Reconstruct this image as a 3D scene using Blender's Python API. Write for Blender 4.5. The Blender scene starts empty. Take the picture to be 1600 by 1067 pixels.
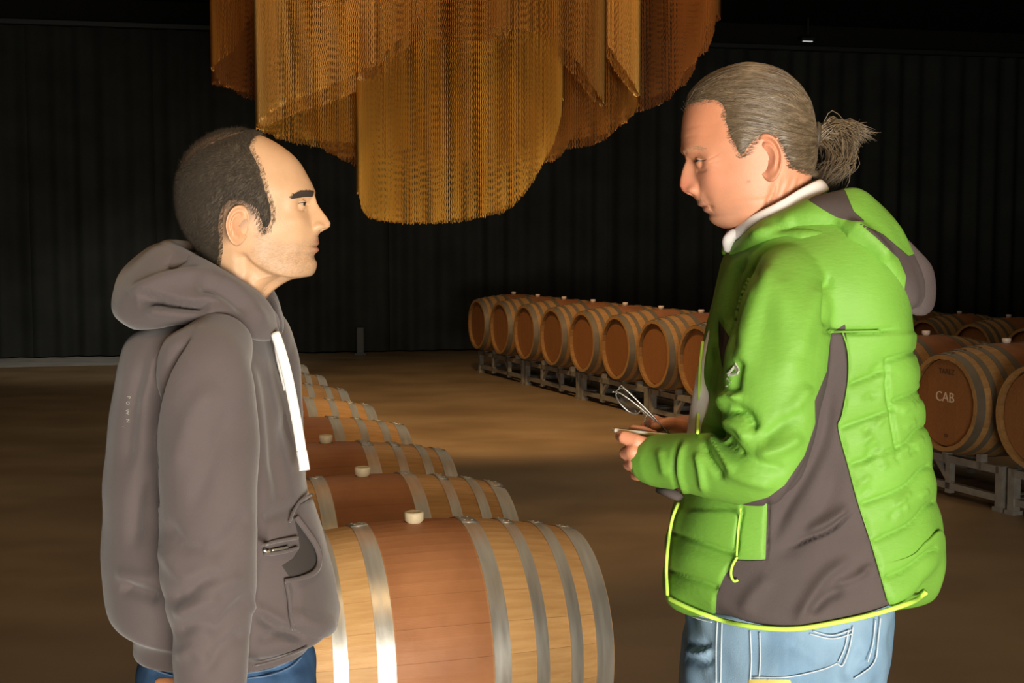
import bpy, bmesh, math, random
import numpy as np
from mathutils import Vector, Matrix, Euler
sc = bpy.context.scene
C = sc.collection
R = math.radians
rng = np.random.default_rng(7)
random.seed(7)

# ------------------------------------------------------------ camera, world, lights, exposure
CAM_H, FPX, PITCH = 1.56, 2000.0, math.atan((533.5 - 380.0) / 2000.0)
cam_data = bpy.data.cameras.new('camera')
cam_data.sensor_width = 36.0
cam_data.lens = FPX / 1600.0 * 36.0
cam = bpy.data.objects.new('camera', cam_data)
C.objects.link(cam)
cam.location = (0, 0, CAM_H)
cam.rotation_euler = (math.pi / 2 - PITCH, 0, 0)
sc.camera = cam

world = bpy.data.worlds.new('world')
sc.world = world
world.use_nodes = True
world.node_tree.nodes['Background'].inputs[0].default_value = (0.9, 0.75, 0.55, 1)
world.node_tree.nodes['Background'].inputs[1].default_value = 0.004
sc.view_settings.view_transform = 'Standard'
sc.view_settings.look = 'None'
sc.view_settings.exposure = 0.0
sc.view_settings.gamma = 1.0
sc.view_settings.use_curve_mapping = False


def lamp(name, kind, loc, target, power, color, **kw):
    d = bpy.data.lights.new(name, kind)
    d.energy = power
    d.color = color
    for k, v in kw.items():
        setattr(d, k, v)
    o = bpy.data.objects.new(name, d)
    C.objects.link(o)
    o.location = loc
    v = Vector(target) - Vector(loc)
    o.rotation_euler = v.to_track_quat('-Z', 'Y').to_euler()
    return o


# daylight that comes in low through the open doorway behind the photographer
lamp('doorway_daylight', 'AREA', (0.95, -1.9, 0.80), (0.1, 2.1, 1.15), 310, (1.0, 0.92, 0.79),
     shape='RECTANGLE', size=2.0, size_y=1.1)
# fill added below the ceiling, no visible source, to lift drapes and floor
lamp('hall_fill', 'AREA', (0, 9.5, 4.5), (0, 9.5, 0), 105, (1.0, 0.80, 0.55), shape='RECTANGLE', size=9, size_y=12)
# warm ceiling spots (their housings are built further down)
SPOTS = [((-0.3, 2.6, 4.80), (0.1, 6.0, 2.2), 620, R(44)), ((-0.6, 8.2, 4.80), (-0.3, 11.8, 0.0), 1100, R(60)),
         ((-2.2, 5.0, 4.80), (-1.5, 8.0, 0.0), 60, R(75)), ((0.6, 1.0, 4.80), (0.3, 3.4, 0.9), 150, R(62)),
         ((1.6, 6.4, 4.80), (2.4, 9.4, 0.5), 60, R(62)), ((-0.75, 3.4, 4.80), (-0.8, 2.1, 1.6), 130, R(34)),
         ((0.9, 3.4, 4.80), (0.85, 2.0, 1.6), 60, R(34)), ((-4.6, 14.6, 4.80), (-5.0, 16.3, 0.0), 170, R(62))]
for loc, tgt, pw, ang in SPOTS:
    lamp('spot_lamp', 'SPOT', loc, tgt, pw, (1.0, 0.62, 0.27) if loc[1] < 14 else (1.0, .92, .8), spot_size=ang, spot_blend=0.7, shadow_soft_size=0.22)


# ------------------------------------------------------------ helpers
def AP(u, v, Y):
    """a point of the photograph on the upright plane at distance Y"""
    u = np.asarray(u, float); v = np.asarray(v, float); Y = np.asarray(Y, float)
    a = (u - 800.0) / FPX; b = (533.5 - v) / FPX
    c, s = math.cos(PITCH), math.sin(PITCH)
    k = Y / (c + b * s)
    return np.stack([a * k, Y + 0 * k, CAM_H + k * (b * c - s)], -1)


def tag(o, label=None, cat=None, group=None, kind=None):
    if label: o['label'] = label
    if cat: o['category'] = cat
    if group: o['group'] = group
    if kind: o['kind'] = kind
    return o


def empty(name, loc=(0, 0, 0), rz=0.0, **kw):
    o = bpy.data.objects.new(name, None)
    C.objects.link(o)
    o.location = loc
    o.rotation_euler = (0, 0, rz)
    o.empty_display_size = 0.1
    return tag(o, **kw)


def mesh_data(name, V, F, m=None, smooth=True):
    me = bpy.data.meshes.new(name)
    V = np.asarray(V, float)
    if isinstance(F, np.ndarray):
        n, k = F.shape
        me.vertices.add(len(V)); me.vertices.foreach_set('co', V.ravel())
        me.loops.add(n * k); me.loops.foreach_set('vertex_index', F.ravel().astype(np.int32))
        me.polygons.add(n)
        me.polygons.foreach_set('loop_start', (np.arange(n) * k).astype(np.int32))
        me.polygons.foreach_set('loop_total', np.full(n, k, np.int32))
        me.update(calc_edges=True)
    else:
        me.from_pydata([tuple(p) for p in V], [], [tuple(int(i) for i in f) for f in F])
    if smooth:
        me.polygons.foreach_set('use_smooth', np.ones(len(me.polygons), bool))
    if m is not None:
        me.materials.append(m)
    me.update()
    return me


def obj(name, me, parent=None, **kw):
    o = bpy.data.objects.new(name, me)
    C.objects.link(o)
    if parent is not None:
        o.parent = parent
    return tag(o, **kw)


def mobj(name, V, F, m, parent=None, smooth=True, **kw):
    return obj(name, mesh_data(name, V, F, m, smooth), parent, **kw)


class MB:
    """collects simple shapes into one mesh"""
    def __init__(s): s.V = []; s.F = []
    def add(s, V, F):
        n = len(s.V); s.V += [tuple(p) for p in V]; s.F += [tuple(int(i) + n for i in f) for f in F]; return s
    def box(s, c, d, rot=None, bev=0.0):
        x, y, z = [k / 2 for k in d]
        if bev:
            V = []
            for sx in (-1, 1):
                for sy in (-1, 1):
                    for sz in (-1, 1):
                        V += [(sx * (x - bev), sy * (y - bev), sz * z), (sx * (x - bev), sy * y, sz * (z - bev)), (sx * x, sy * (y - bev), sz * (z - bev))]
            bm = bmesh.new()
            for p in V: bm.verts.new(p)
            r = bmesh.ops.convex_hull(bm, input=bm.verts)
            bm.verts.index_update()
            V = [p.co.copy() for p in bm.verts]; F = [[q.index for q in f.verts] for f in bm.faces]
            bm.free()
        else:
            V = [Vector((sx * x, sy * y, sz * z)) for sx in (-1, 1) for sy in (-1, 1) for sz in (-1, 1)]
            F = [(0, 1, 3, 2), (4, 6, 7, 5), (0, 4, 5, 1), (2, 3, 7, 6), (0, 2, 6, 4), (1, 5, 7, 3)]
        M = (rot.to_matrix() if rot is not None and not isinstance(rot, Matrix) else rot) or Matrix.Identity(3)
        return s.add([M @ Vector(p) + Vector(c) for p in V], F)
    def tube(s, pts, r, n=8, cap=True):
        V, F = tube(pts, r, n, cap); return s.add(V, F)
    def bar(s, a, b, w, h=None):
        """square bar between two points"""
        a = Vector(a); b = Vector(b); h = h or w
        d = (b - a); L = d.length; q = d.to_track_quat('X', 'Z')
        return s.box((a + b) / 2, (L, w, h), q)
    def build(s, name, m, parent=None, smooth=False, **kw):
        return mobj(name, s.V, s.F, m, parent, smooth, **kw)


def tube(pts, r, n=8, cap=True, squash=None):
    """swept tube; r one number or one per point; squash (a, b) flattens the section"""
    P = np.asarray(pts, float); m = len(P)
    r = np.broadcast_to(np.asarray(r, float), (m,)).copy()
    T = np.gradient(P, axis=0); T /= np.linalg.norm(T, axis=1)[:, None] + 1e-12
    ref = np.array([0, 0, 1.0]) if abs(T[0, 2]) < .9 else np.array([0, 1.0, 0])
    N = []
    for i in range(m):
        ref = ref - T[i] * (ref @ T[i]); ref /= np.linalg.norm(ref) + 1e-12; N.append(ref.copy())
    N = np.array(N); B = np.cross(T, N)
    a = np.arange(n) / n * 2 * np.pi
    sa, sb = squash or (1, 1)
    V = P[:, None] + r[:, None, None] * (np.cos(a)[None, :, None] * N[:, None] * sa + np.sin(a)[None, :, None] * B[:, None] * sb)
    V = V.reshape(-1, 3)
    F = [(i * n + j, i * n + (j + 1) % n, (i + 1) * n + (j + 1) % n, (i + 1) * n + j) for i in range(m - 1) for j in range(n)]
    if cap:
        F += [tuple(range(n))[::-1], tuple(range((m - 1) * n, m * n))]
    return V, F


def spline(pts, k=8):
    """Catmull-Rom through rows of numbers"""
    P = np.asarray(pts, float); n = len(P)
    Q = np.vstack([2 * P[0] - P[1], P, 2 * P[-1] - P[-2]])
    out = []
    for i in range(n - 1):
        a, b, c, d = Q[i:i + 4]
        for t in np.arange(k) / k:
            out.append(.5 * ((2 * b) + (-a + c) * t + (2 * a - 5 * b + 4 * c - d) * t * t + (-a + 3 * b - 3 * c + d) * t ** 3))
    out.append(P[-1])
    return np.array(out)


# ------------------------------------------------------------ materials
def mat(name, base, rough=.6, metal=0.0, var=None, vscale=8, stretch=(1, 1, 1), bump=0.0, bscale=60, bstretch=(1, 1, 1),
        spec=.5, coord='Object', attr=None, sub=0.0, sheen=0.0, emis=0.0, rvar=0.0, randtone=0.0, detail=5.0, trans=0.0):
    m = bpy.data.materials.new(name); m.use_nodes = True
    nt = m.node_tree; N = nt.nodes; L = nt.links
    b = N['Principled BSDF']
    b.inputs['Roughness'].default_value = rough; b.inputs['Metallic'].default_value = metal
    b.inputs['Specular IOR Level'].default_value = spec
    b.inputs['Base Color'].default_value = (*base, 1)
    if sub:
        b.inputs['Subsurface Weight'].default_value = sub
        b.inputs['Subsurface Radius'].default_value = (1.0, .35, .15)
        b.inputs['Subsurface Scale'].default_value = .006
    if sheen:
        b.inputs['Sheen Weight'].default_value = sheen; b.inputs['Sheen Roughness'].default_value = .5
    if trans: b.inputs['Transmission Weight'].default_value = trans
    tc = N.new('ShaderNodeTexCoord')
    col = None
    if var is not None:
        mp = N.new('ShaderNodeMapping'); mp.inputs['Scale'].default_value = stretch
        L.new(tc.outputs[coord], mp.inputs[0])
        nz = N.new('ShaderNodeTexNoise'); nz.inputs['Scale'].default_value = vscale; nz.inputs['Detail'].default_value = detail
        L.new(mp.outputs[0], nz.inputs['Vector'])
        rp = N.new('ShaderNodeValToRGB'); rp.color_ramp.elements[0].position = .3; rp.color_ramp.elements[1].position = .7
        rp.color_ramp.elements[0].color = (*base, 1); rp.color_ramp.elements[1].color = (*var, 1)
        L.new(nz.outputs['Fac'], rp.inputs[0]); col = rp.outputs[0]
        if rvar:
            ma = N.new('ShaderNodeMath'); ma.operation = 'MULTIPLY_ADD'
            L.new(nz.outputs['Fac'], ma.inputs[0]); ma.inputs[1].default_value = rvar; ma.inputs[2].default_value = rough - rvar / 2
            L.new(ma.outputs[0], b.inputs['Roughness'])
    if attr:
        at = N.new('ShaderNodeAttribute'); at.attribute_name = attr
        if col is None: col = at.outputs['Color']
        else:
            mx = N.new('ShaderNodeMix'); mx.data_type = 'RGBA'; mx.blend_type = 'MULTIPLY'; mx.inputs[0].default_value = 1
            L.new(at.outputs['Color'], mx.inputs[6]); L.new(col, mx.inputs[7]); col = mx.outputs[2]
    if randtone:
        oi = N.new('ShaderNodeObjectInfo'); hs = N.new('ShaderNodeHueSaturation')
        ma = N.new('ShaderNodeMath'); ma.operation = 'MULTIPLY_ADD'; ma.inputs[1].default_value = randtone * 2; ma.inputs[2].default_value = 1 - randtone
        L.new(oi.outputs['Random'], ma.inputs[0]); L.new(ma.outputs[0], hs.inputs['Value'])
        if col is not None: L.new(col, hs.inputs['Color'])
        else: hs.inputs['Color'].default_value = (*base, 1)
        col = hs.outputs[0]
    if col is not None: L.new(col, b.inputs['Base Color'])
    if bump:
        mp2 = N.new('ShaderNodeMapping'); mp2.inputs['Scale'].default_value = bstretch
        L.new(tc.outputs[coord], mp2.inputs[0])
        n2 = N.new('ShaderNodeTexNoise'); n2.inputs['Scale'].default_value = bscale; n2.inputs['Detail'].default_value = 4
        L.new(mp2.outputs[0], n2.inputs['Vector'])
        bp = N.new('ShaderNodeBump'); bp.inputs['Strength'].default_value = 1; bp.inputs['Distance'].default_value = bump
        L.new(n2.outputs['Fac'], bp.inputs['Height']); L.new(bp.outputs[0], b.inputs['Normal'])
    if emis:
        b.inputs['Emission Color'].default_value = (*base, 1); b.inputs['Emission Strength'].default_value = emis
    return m


M = {}
M['floor'] = mat('brown_polished_concrete', (.19, .125, .065), .45, var=(.27, .185, .10), vscale=1.1, stretch=(1, 1.5, 1), bump=.0008, bscale=14, rvar=.25, detail=9)
M['floor_pale'] = mat('pale_floor', (.34, .33, .30), .55, var=(.48, .47, .43), vscale=3, detail=8)
M['curtain'] = mat('black_drape', (.032, .036, .033), .9, var=(.048, .053, .048), vscale=2, spec=.2)
M['ceiling'] = mat('black_ceiling', (.014, .014, .012), .9, spec=.2)
M['wall'] = mat('dark_wall_paint', (.02, .02, .018), .9, spec=.2)
M['rail'] = mat('dull_steel_rail', (.05, .055, .055), .5, .3)
M['steel'] = mat('rack_steel', (.28, .26, .23), .45, .55, var=(.38, .36, .32), vscale=20, bump=.0003, bscale=80)
M['hoop'] = mat('galvanised_hoop', (.54, .52, .47), .42, .70, var=(.68, .67, .62), vscale=7, stretch=(8, 1, 1), bump=.0004, bscale=30, rvar=.25)
M['hoop_dim'] = mat('dim_hoop', (.13, .105, .075), .5, .4, var=(.18, .145, .10), vscale=7, bump=.0004, bscale=30)  # darker grey-brown hoops; weaker light on the right rows put into the colour
M['bung_wood'] = mat('pale_bung', (.72, .60, .38), .5, var=(.80, .70, .48), vscale=40, sub=.05)
M['bung_white'] = mat('white_silicone_bung', (.62, .52, .46), .5, sub=.1)
M['print'] = mat('black_stencil_print', (.05, .025, .012), .8)
M['chalk'] = mat('chalk_mark', (.62, .46, .32), .9)


def wood(name, base, var, stain=None, r=.52):
    """oak; grain runs along local X; the belly between the bilge hoops is wine stained"""
    m = mat(name, base, r, var=var, vscale=9, stretch=(.6, 9, 9), bump=.0005, bscale=30, bstretch=(.5, 12, 12), randtone=.10, detail=7, spec=.35)
    nt = m.node_tree; N = nt.nodes; L = nt.links; b = N['Principled BSDF']
    if stain:
        src = b.inputs['Base Color'].links[0].from_socket
        tc = N.new('ShaderNodeTexCoord'); sp = N.new('ShaderNodeSeparateXYZ'); L.new(tc.outputs['Object'], sp.inputs[0])
        ab = N.new('ShaderNodeMath'); ab.operation = 'ABSOLUTE'; L.new(sp.outputs[0], ab.inputs[0])
        mr = N.new('ShaderNodeMapRange'); mr.inputs['From Min'].default_value = .122; mr.inputs['From Max'].default_value = .134
        mr.inputs['To Min'].default_value = .92; mr.inputs['To Max'].default_value = 0
        L.new(ab.outputs[0], mr.inputs['Value'])
        nz = N.new('ShaderNodeTexNoise'); nz.inputs['Scale'].default_value = 5; nz.inputs['Detail'].default_value = 6
        ge = N.new('ShaderNodeNewGeometry'); L.new(ge.outputs['Position'], nz.inputs['Vector'])
        rp = N.new('ShaderNodeValToRGB'); L.new(nz.outputs['Fac'], rp.inputs[0])
        e = rp.color_ramp.elements; e[0].position = .33; e[1].position = .62
        e[0].color = (stain[0] * .72, stain[1] * .66, stain[2] * .62, 1); e[1].color = (*stain, 1)
        hs = N.new('ShaderNodeMix'); hs.data_type = 'RGBA'
        L.new(mr.outputs[0], hs.inputs[0]); L.new(src, hs.inputs[6]); L.new(rp.outputs[0], hs.inputs[7])
        L.new(hs.outputs[2], b.inputs['Base Color'])
    return m


M['oak'] = wood('oak_stave', (.56, .31, .115), (.68, .41, .17), (.46, .19, .08))
M['oak_dim'] = wood('oak_stave_dim', (.26, .135, .045), (.34, .185, .068), (.25, .095, .036))  # darker copy of the oak for the right rows, their dimmer light painted in
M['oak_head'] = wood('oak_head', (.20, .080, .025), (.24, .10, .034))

# ------------------------------------------------------------ the hall
WA = R(12.0)                       # the back wall is turned a little
wx, wy = Vector((math.cos(WA), math.sin(WA), 0)), Vector((-math.sin(WA), math.cos(WA), 0))
W0 = Vector((0, 18.75, 0))
CEIL = 4.90
mobj('floor', [(-11, -2.4, 0), (12, -2.4, 0), (12, 23, 0), (-11, 23, 0), (-11, -2.4, -.1), (12, -2.4, -.1), (12, 23, -.1), (-11, 23, -.1)],
     [(0, 1, 2, 3), (7, 6, 5, 4), (0, 4, 5, 1), (1, 5, 6, 2), (2, 6, 7, 3), (3, 7, 4, 0)], M['floor'], smooth=False, kind='structure')
MB().box((.5, 10.3, CEIL + .08), (23, 25.6, .15)).build('ceiling', M['ceiling'], kind='structure')
MB().box((-11.05, 10.3, CEIL / 2), (.1, 25.5, CEIL)).build('wall_left', M['wall'], kind='structure')
MB().box((12.05, 10.3, CEIL / 2), (.1, 25.5, CEIL)).build('wall_right', M['wall'], kind='structure')
Rz = Euler((0, 0, WA))
MB().box(W0 + wy * .35 + wx * .4 + Vector((0, 0, CEIL / 2)), (23.4, .1, CEIL), Rz).build('wall_back', M['wall'], kind='structure')
# wall behind the photographer with the open doorway the daylight comes through
b = MB(); b.box((-5.75, -2.45, CEIL / 2), (10.5, .1, CEIL)); b.box((7.05, -2.45, CEIL / 2), (9.9, .1, CEIL)); b.box((.8, -2.45, CEIL / 2 + 1.17), (2.7, .1, CEIL - 2.34))
b.build('wall_front', M['wall'], kind='structure')
b = MB(); b.box((-.52, -2.36, 1.17), (.08, .1, 2.34)); b.box((2.10, -2.36, 1.17), (.08, .1, 2.34)); b.box((.79, -2.36, 2.36), (2.70, .1, .08))
b.build('door_1', M['wall'], kind='structure')
# pale strip of floor in front of the drapes at the left
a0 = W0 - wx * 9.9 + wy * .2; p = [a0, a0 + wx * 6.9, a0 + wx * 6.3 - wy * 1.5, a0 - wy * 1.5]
mobj('floor_strip_1', [(q.x, q.y, .001) for q in p] + [(q.x, q.y, .004) for q in p],
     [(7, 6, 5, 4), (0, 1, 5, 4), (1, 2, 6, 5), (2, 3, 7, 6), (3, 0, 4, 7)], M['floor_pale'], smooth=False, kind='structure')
# drapes: separate widths of black cloth hanging from a rail
CW = 1.62
for k in range(13):
    n = 120
    s = np.linspace(0, CW + .025, n)
    rk = np.random.default_rng(50 + k)
    ph = rk.uniform(0, 6, 3)
    V = []
    for z, am in ((0.02, 1.0), (.9, .95), (2.2, .85), (3.5, .7), (4.46, .55)):
        d = am * (.045 * np.sin(s * 19 + ph[0] + .5 * np.sin(s * 5 + ph[1])) + .03 * np.sin(s * 8 + ph[2])) + 0.0
        for i in range(n):
            q = W0 + wx * (-9.9 + k * CW + s[i]) + wy * d[i]
            V.append((q.x, q.y, z))
    V = np.array(V); m_ = len(V)
    F = [(r * n + i, r * n + i + 1, (r + 1) * n + i + 1, (r + 1) * n + i) for r in range(4) for i in range(n - 1)]
    V2 = np.vstack([V, V + np.array([wy.x, wy.y, 0]) * .006])
    F2 = F + [tuple(j + m_ for j in f[::-1]) for f in F]
    where = ['at the far left end', 'second from the left end', 'behind the man in the hoodie', 'just left of the grey post', 'behind the grey post', 'right of the grey post',
             'behind the first raised barrels', 'behind the gold chain curtains', 'left of the man in the green jacket', 'behind the man in the green jacket', 'behind the ponytail',
             'right of the green jacket hood', 'at the far right end'][k]
    mobj('drape', V2, F2, M['curtain'], label='black floor-length drape on the back wall, ' + where, cat='curtain', group='black drapes along the back wall')
MB().bar(W0 - wx * 10 + Vector((0, 0, 4.50)) - wy * .06, W0 + wx * 11 + Vector((0, 0, 4.50)) - wy * .06, .05, .06).build(
    'curtain_rail', M['rail'], label='long grey steel rail carrying the black drapes', cat='rail')
q = AP(568, 549, 18.3); b = MB()
b.box((q[0], 17.95, .19), (.10, .09, .38), bev=.008); b.box((q[0], 17.95, .01), (.16, .15, .02), bev=.004)
M['post'] = mat('grey_post_paint', (.13, .14, .14), .6)
b.build('floor_post', M['post'], label='short grey post standing at the foot of the black drapes', cat='post')
# slim lamp high at the right
q = AP(1262, 64, 19.3)
t = empty('wall_light', tuple(q), WA, label='small slim white light glowing high above the green-jacketed man', cat='light')
MB().box((0, 0, 0.025), (.2, .06, .05), bev=.006).build('housing', M['rail'], t)
M['glow'] = mat('lamp_diffuser', (.8, .85, .8), .5, emis=.55)
MB().box((0, -.0, -.006), (.15, .04, .012), bev=.003).build('diffuser', M['glow'], t)
MB().box((0, 0, (CEIL - q[2]) / 2 + .05), (.02, .02, CEIL - q[2] - .1)).build('bracket', M['rail'], t)
# spot housings on the ceiling
for i, (loc, tgt, pw, ang) in enumerate(SPOTS):
    t = empty('spot_light', (loc[0], loc[1], CEIL), label=['black ceiling spotlight in front of the chandelier', 'black ceiling spotlight above the middle of the open floor', 'black ceiling spotlight over the floor left of the centre barrels', 'black ceiling spotlight above the photographer', 'black ceiling spotlight beside the raised right row', 'black ceiling spotlight above the man in the hoodie', 'black ceiling spotlight above the man in the green jacket', 'black ceiling spotlight near the drapes at the far left'][i], cat='light', group='ceiling spotlights')
    d = (Vector(tgt) - Vector(loc)).normalized(); qd = d.to_track_quat('-Z', 'Y'); c0 = Vector((0, 0, -.1))
    a = np.arange(24) / 24 * 2 * np.pi; V = []
    for r_, z_ in ((.001, .13), (.05, .12), (.062, .02), (.064, -.03), (.056, -.03), (.05, .03), (.001, .04)):
        V += [qd @ Vector((r_ * math.cos(k), r_ * math.sin(k), z_ + .03)) + c0 for k in a]
    F = [(r * 24 + j, r * 24 + (j + 1) % 24, (r + 1) * 24 + (j + 1) % 24, (r + 1) * 24 + j) for r in range(6) for j in range(24)]
    mobj('lamp_head', V, F, M['rail'], t)
    MB().box((0, 0, -.0075), (.12, .12, .015)).bar((0, 0, -.01), (0, 0, -.06), .02).build('ceiling_mount', M['rail'], t)

# ------------------------------------------------------------ barrels
RB, RH, HL = .347, .290, .475


def rad(x): return RB - (RB - RH) * (abs(x) / HL) ** 2


def stave_mesh(deg, name):
    n, k = 12, 3
    g = .00025
    V = []
    for i in range(n + 1):
        x = -HL + 2 * HL * i / n; r = rad(x)
        h = R(deg) / 2 - g / r
        for j in range(k + 1):
            a = -h + 2 * h * j / k
            rr = r - (.0005 if j in (0, k) else 0)
            V.append((x, rr * math.sin(a), rr * math.cos(a)))
        for j in (0, 1):
            a = (-h, h)[j] * .99; r2 = r - .026
            V.append((x, r2 * math.sin(a), r2 * math.cos(a)))
    w = k + 3; F = []
    for i in range(n):
        o, p = i * w, (i + 1) * w
        for j in range(k): F.append((o + j, o + j + 1, p + j + 1, p + j))
        F += [(o + 3, o + 5, p + 5, p + 3), (o + 5, o + 4, p + 4, p + 5), (o + 4, o, p, p + 4)]
    F += [(0, 4, 5, 3, 2, 1), tuple(n * w + q for q in (0, 1, 2, 3, 5, 4))]
    return V, F


KINDS = [17, 14, 14] * 8      # 24 staves, 360 degrees
S17, S14 = stave_mesh(17, 's'), stave_mesh(14, 's')


def rotx(V, a):
    c, s = math.cos(a), math.sin(a); V = np.asarray(V, float)
    return np.stack([V[:, 0], c * V[:, 1] - s * V[:, 2], s * V[:, 1] + c * V[:, 2]], -1)


ANG = []; a_ = -R(8.5)
for w_ in KINDS:
    ANG.append(a_ + R(w_) / 2); a_ += R(w_)
HOOPS = [(.150, .046), (.262, .036), (.362, .036), (.447, .052)]


def hoop_mesh(x0, w):
    n = 96; V = []; t = .0022
    for i in range(n):
        a = i / n * 2 * math.pi
        for dx, e in ((-w / 2, .0003), (-w / 2, t), (w / 2, t), (w / 2, .0003)):
            r = rad(x0 + dx) + e
            V.append((x0 + dx, r * math.sin(a), r * math.cos(a)))
    b = MB()
    for j in range(4):                       # each face of the band has its own edge, so the rims stay crisp
        Vj = [V[i * 4 + q] for i in range(n) for q in (j, (j + 1) % 4)]
        b.add(Vj, [(i * 2, i * 2 + 1, ((i + 1) % n) * 2 + 1, ((i + 1) % n) * 2) for i in range(n)])
    # the riveted overlap
    V = []; m = 8
    for i in range(m + 1):
        a = R(-4) + R(16) * i / m
        for dx, e in ((-w / 2, t), (-w / 2, 2 * t), (w / 2, 2 * t), (w / 2, t)):
            r = rad(x0 + dx) + e; V.append((x0 + dx, r * math.sin(a), r * math.cos(a)))
    F = [(i * 4 + j, i * 4 + (j + 1) % 4, (i + 1) * 4 + (j + 1) % 4, (i + 1) * 4 + j) for i in range(m) for j in range(4)] + [(0, 3, 2, 1), (m * 4, m * 4 + 1, m * 4 + 2, m * 4 + 3)]
    b.add(V, F)
    for a in (R(0), R(8)):
        for dx in (-w * .22, w * .22):
            r = rad(x0 + dx) + 2 * t; c = Vector((x0 + dx, r * math.sin(a), r * math.cos(a))); nrm = Vector((0, math.sin(a), math.cos(a)))
            ux = Vector((1, 0, 0)); uy = nrm.cross(ux); V = []
            for rr, h in ((.0048, 0), (.004, .002)):
                V += [c + ux * rr * math.cos(k * math.pi / 4) + uy * rr * math.sin(k * math.pi / 4) + nrm * h for k in range(8)]
            b.add(V, [(k, (k + 1) % 8, 8 + (k + 1) % 8, 8 + k) for k in range(8)] + [tuple(range(8, 16))])
    return b


HW = [-.25, -.165, -.075, .01, .09, .175, .25]


def head_board(i, xs):
    rr = RH - .027 if True else 0
    y0, y1 = HW[i] + .0008, HW[i + 1] - .0008
    rr = .263
    y0 = max(y0, -rr + .004) if i else -rr + .003; y1 = min(y1, rr - .004) if i < 5 else rr - .003
    ys = np.linspace(y0, y1, 6)
    top = [(y, math.sqrt(max(rr * rr - y * y, 1e-6))) for y in ys]
    ring = top + [(y, -z) for y, z in top[::-1]]
    n = len(ring)
    V = [(xs, y, z) for y, z in ring] + [(xs - math.copysign(.018, xs), y, z) for y, z in ring]
    F = [tuple(range(n)), tuple(range(n, 2 * n))[::-1]] + [(k, n + k, n + (k + 1) % n, (k + 1) % n) for k in range(n)]
    return V, F


def bung_mesh():
    a = np.arange(20) / 20 * 2 * np.pi; V = []
    for r, z in ((.017, -.02), (.021, .005), (.026, .009), (.027, .029), (.025, .032), (.018, .032), (.017, .030), (.001, .030)):
        V += [(r * math.cos(k), r * math.sin(k), RB + z - .004) for k in a]
    return V, [(r * 20 + j, r * 20 + (j + 1) % 20, (r + 1) * 20 + (j + 1) % 20, (r + 1) * 20 + j) for r in range(7) for j in range(20)]


XH = HL - .035
MD = {}
for key in ('oak', 'oak_dim'):
    MD[key, 17] = mesh_data('stave', *S17, M[key]); MD[key, 14] = mesh_data('stave', *S14, M[key])
    for me in (MD[key, 17], MD[key, 14]):
        me.polygons.foreach_set('use_smooth', np.zeros(len(me.polygons), bool))
    b = MB()
    for a, w in zip(ANG, KINDS): b.add(rotx((S17 if w == 17 else S14)[0], -a), S17[1])
    MD[key, 'all'] = mesh_data('staves', b.V, b.F, M[key], False)
MD['hoop'] = {}
for x, w in HOOPS:
    for s in (-1, 1):
        b = hoop_mesh(s * x, w); MD['hoop'][s * x] = mesh_data('hoop', b.V, b.F, M['hoop'], True)
for s in (-1, 1):
    bb = MB()
    for i in range(6):
        V, F = head_board(i, s * XH); bb.add(V, F)
        MD['board', s, i] = mesh_data('head_board', V, F, M['oak_head'], False)
    MD['head', s] = mesh_data('head', bb.V, bb.F, M['oak_head'], False)
for k in ('bung_wood', 'bung_white'):
    MD[k] = mesh_data('bung', *bung_mesh(), M[k], True)


def text_mesh(body, size, depth=.001):
    cu = bpy.data.curves.new('t', 'FONT'); cu.body = body; cu.size = size; cu.extrude = depth; cu.align_x = 'CENTER'; cu.align_y = 'CENTER'
    cu.resolution_u = 3
    o = bpy.data.objects.new('t', cu); C.objects.link(o)
    dg = bpy.context.evaluated_depsgraph_get()
    me = bpy.data.meshes.new_from_object(o.evaluated_get(dg))
    bpy.data.objects.remove(o)
    return me


T_CAB, T_TOP, T_LOW = text_mesh('CAB', .085), text_mesh('TAREZ', .045), text_mesh('225', .026)
T_CAB.materials.append(M['chalk']); T_TOP.materials.append(M['print']); T_LOW.materials.append(M['print'])


def barrel(x, y, zc, phi, key, bung, detail, label, group, roll=0.0, cab=False):
    t = empty('wine_barrel', (x, y, zc - RB), phi, label=label, cat='barrel', group=group)
    ctr = (0, 0, RB)
    if detail:
        for a, w in zip(ANG, KINDS):
            o = obj('stave', MD[key, w], t); o.location = ctr; o.rotation_euler = (-a + roll, 0, 0)
    else:
        o = obj('staves', MD[key, 'all'], t, kind='stuff'); o.location = ctr; o.rotation_euler = (roll, 0, 0)
    for hx, me in MD['hoop'].items():
        o = obj('hoop', me, t); o.location = ctr; o.rotation_euler = (random.uniform(-.12, .12), 0, 0)
        if key == 'oak_dim': o.material_slots[0].link = 'OBJECT'; o.material_slots[0].material = M['hoop_dim']
    for s in (-1, 1):
        if detail:
            for i in range(6):
                o = obj('head_board', MD['board', s, i], t); o.location = ctr
                if s == -1 and i == 3: hb = o
        else:
            o = obj('head', MD['head', s], t); o.location = ctr
    o = obj('bung', MD[bung], t); o.location = ctr
    if cab:
        for me, yy, z in ((T_CAB, 0.02, .03), (T_TOP, .01, .185), (T_LOW, 0, -.2)):
            o = obj('lettering', me, t); o.location = (-XH - .0015, yy, RB + z); o.rotation_euler = (R(90), 0, R(-90))
    return t


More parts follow.
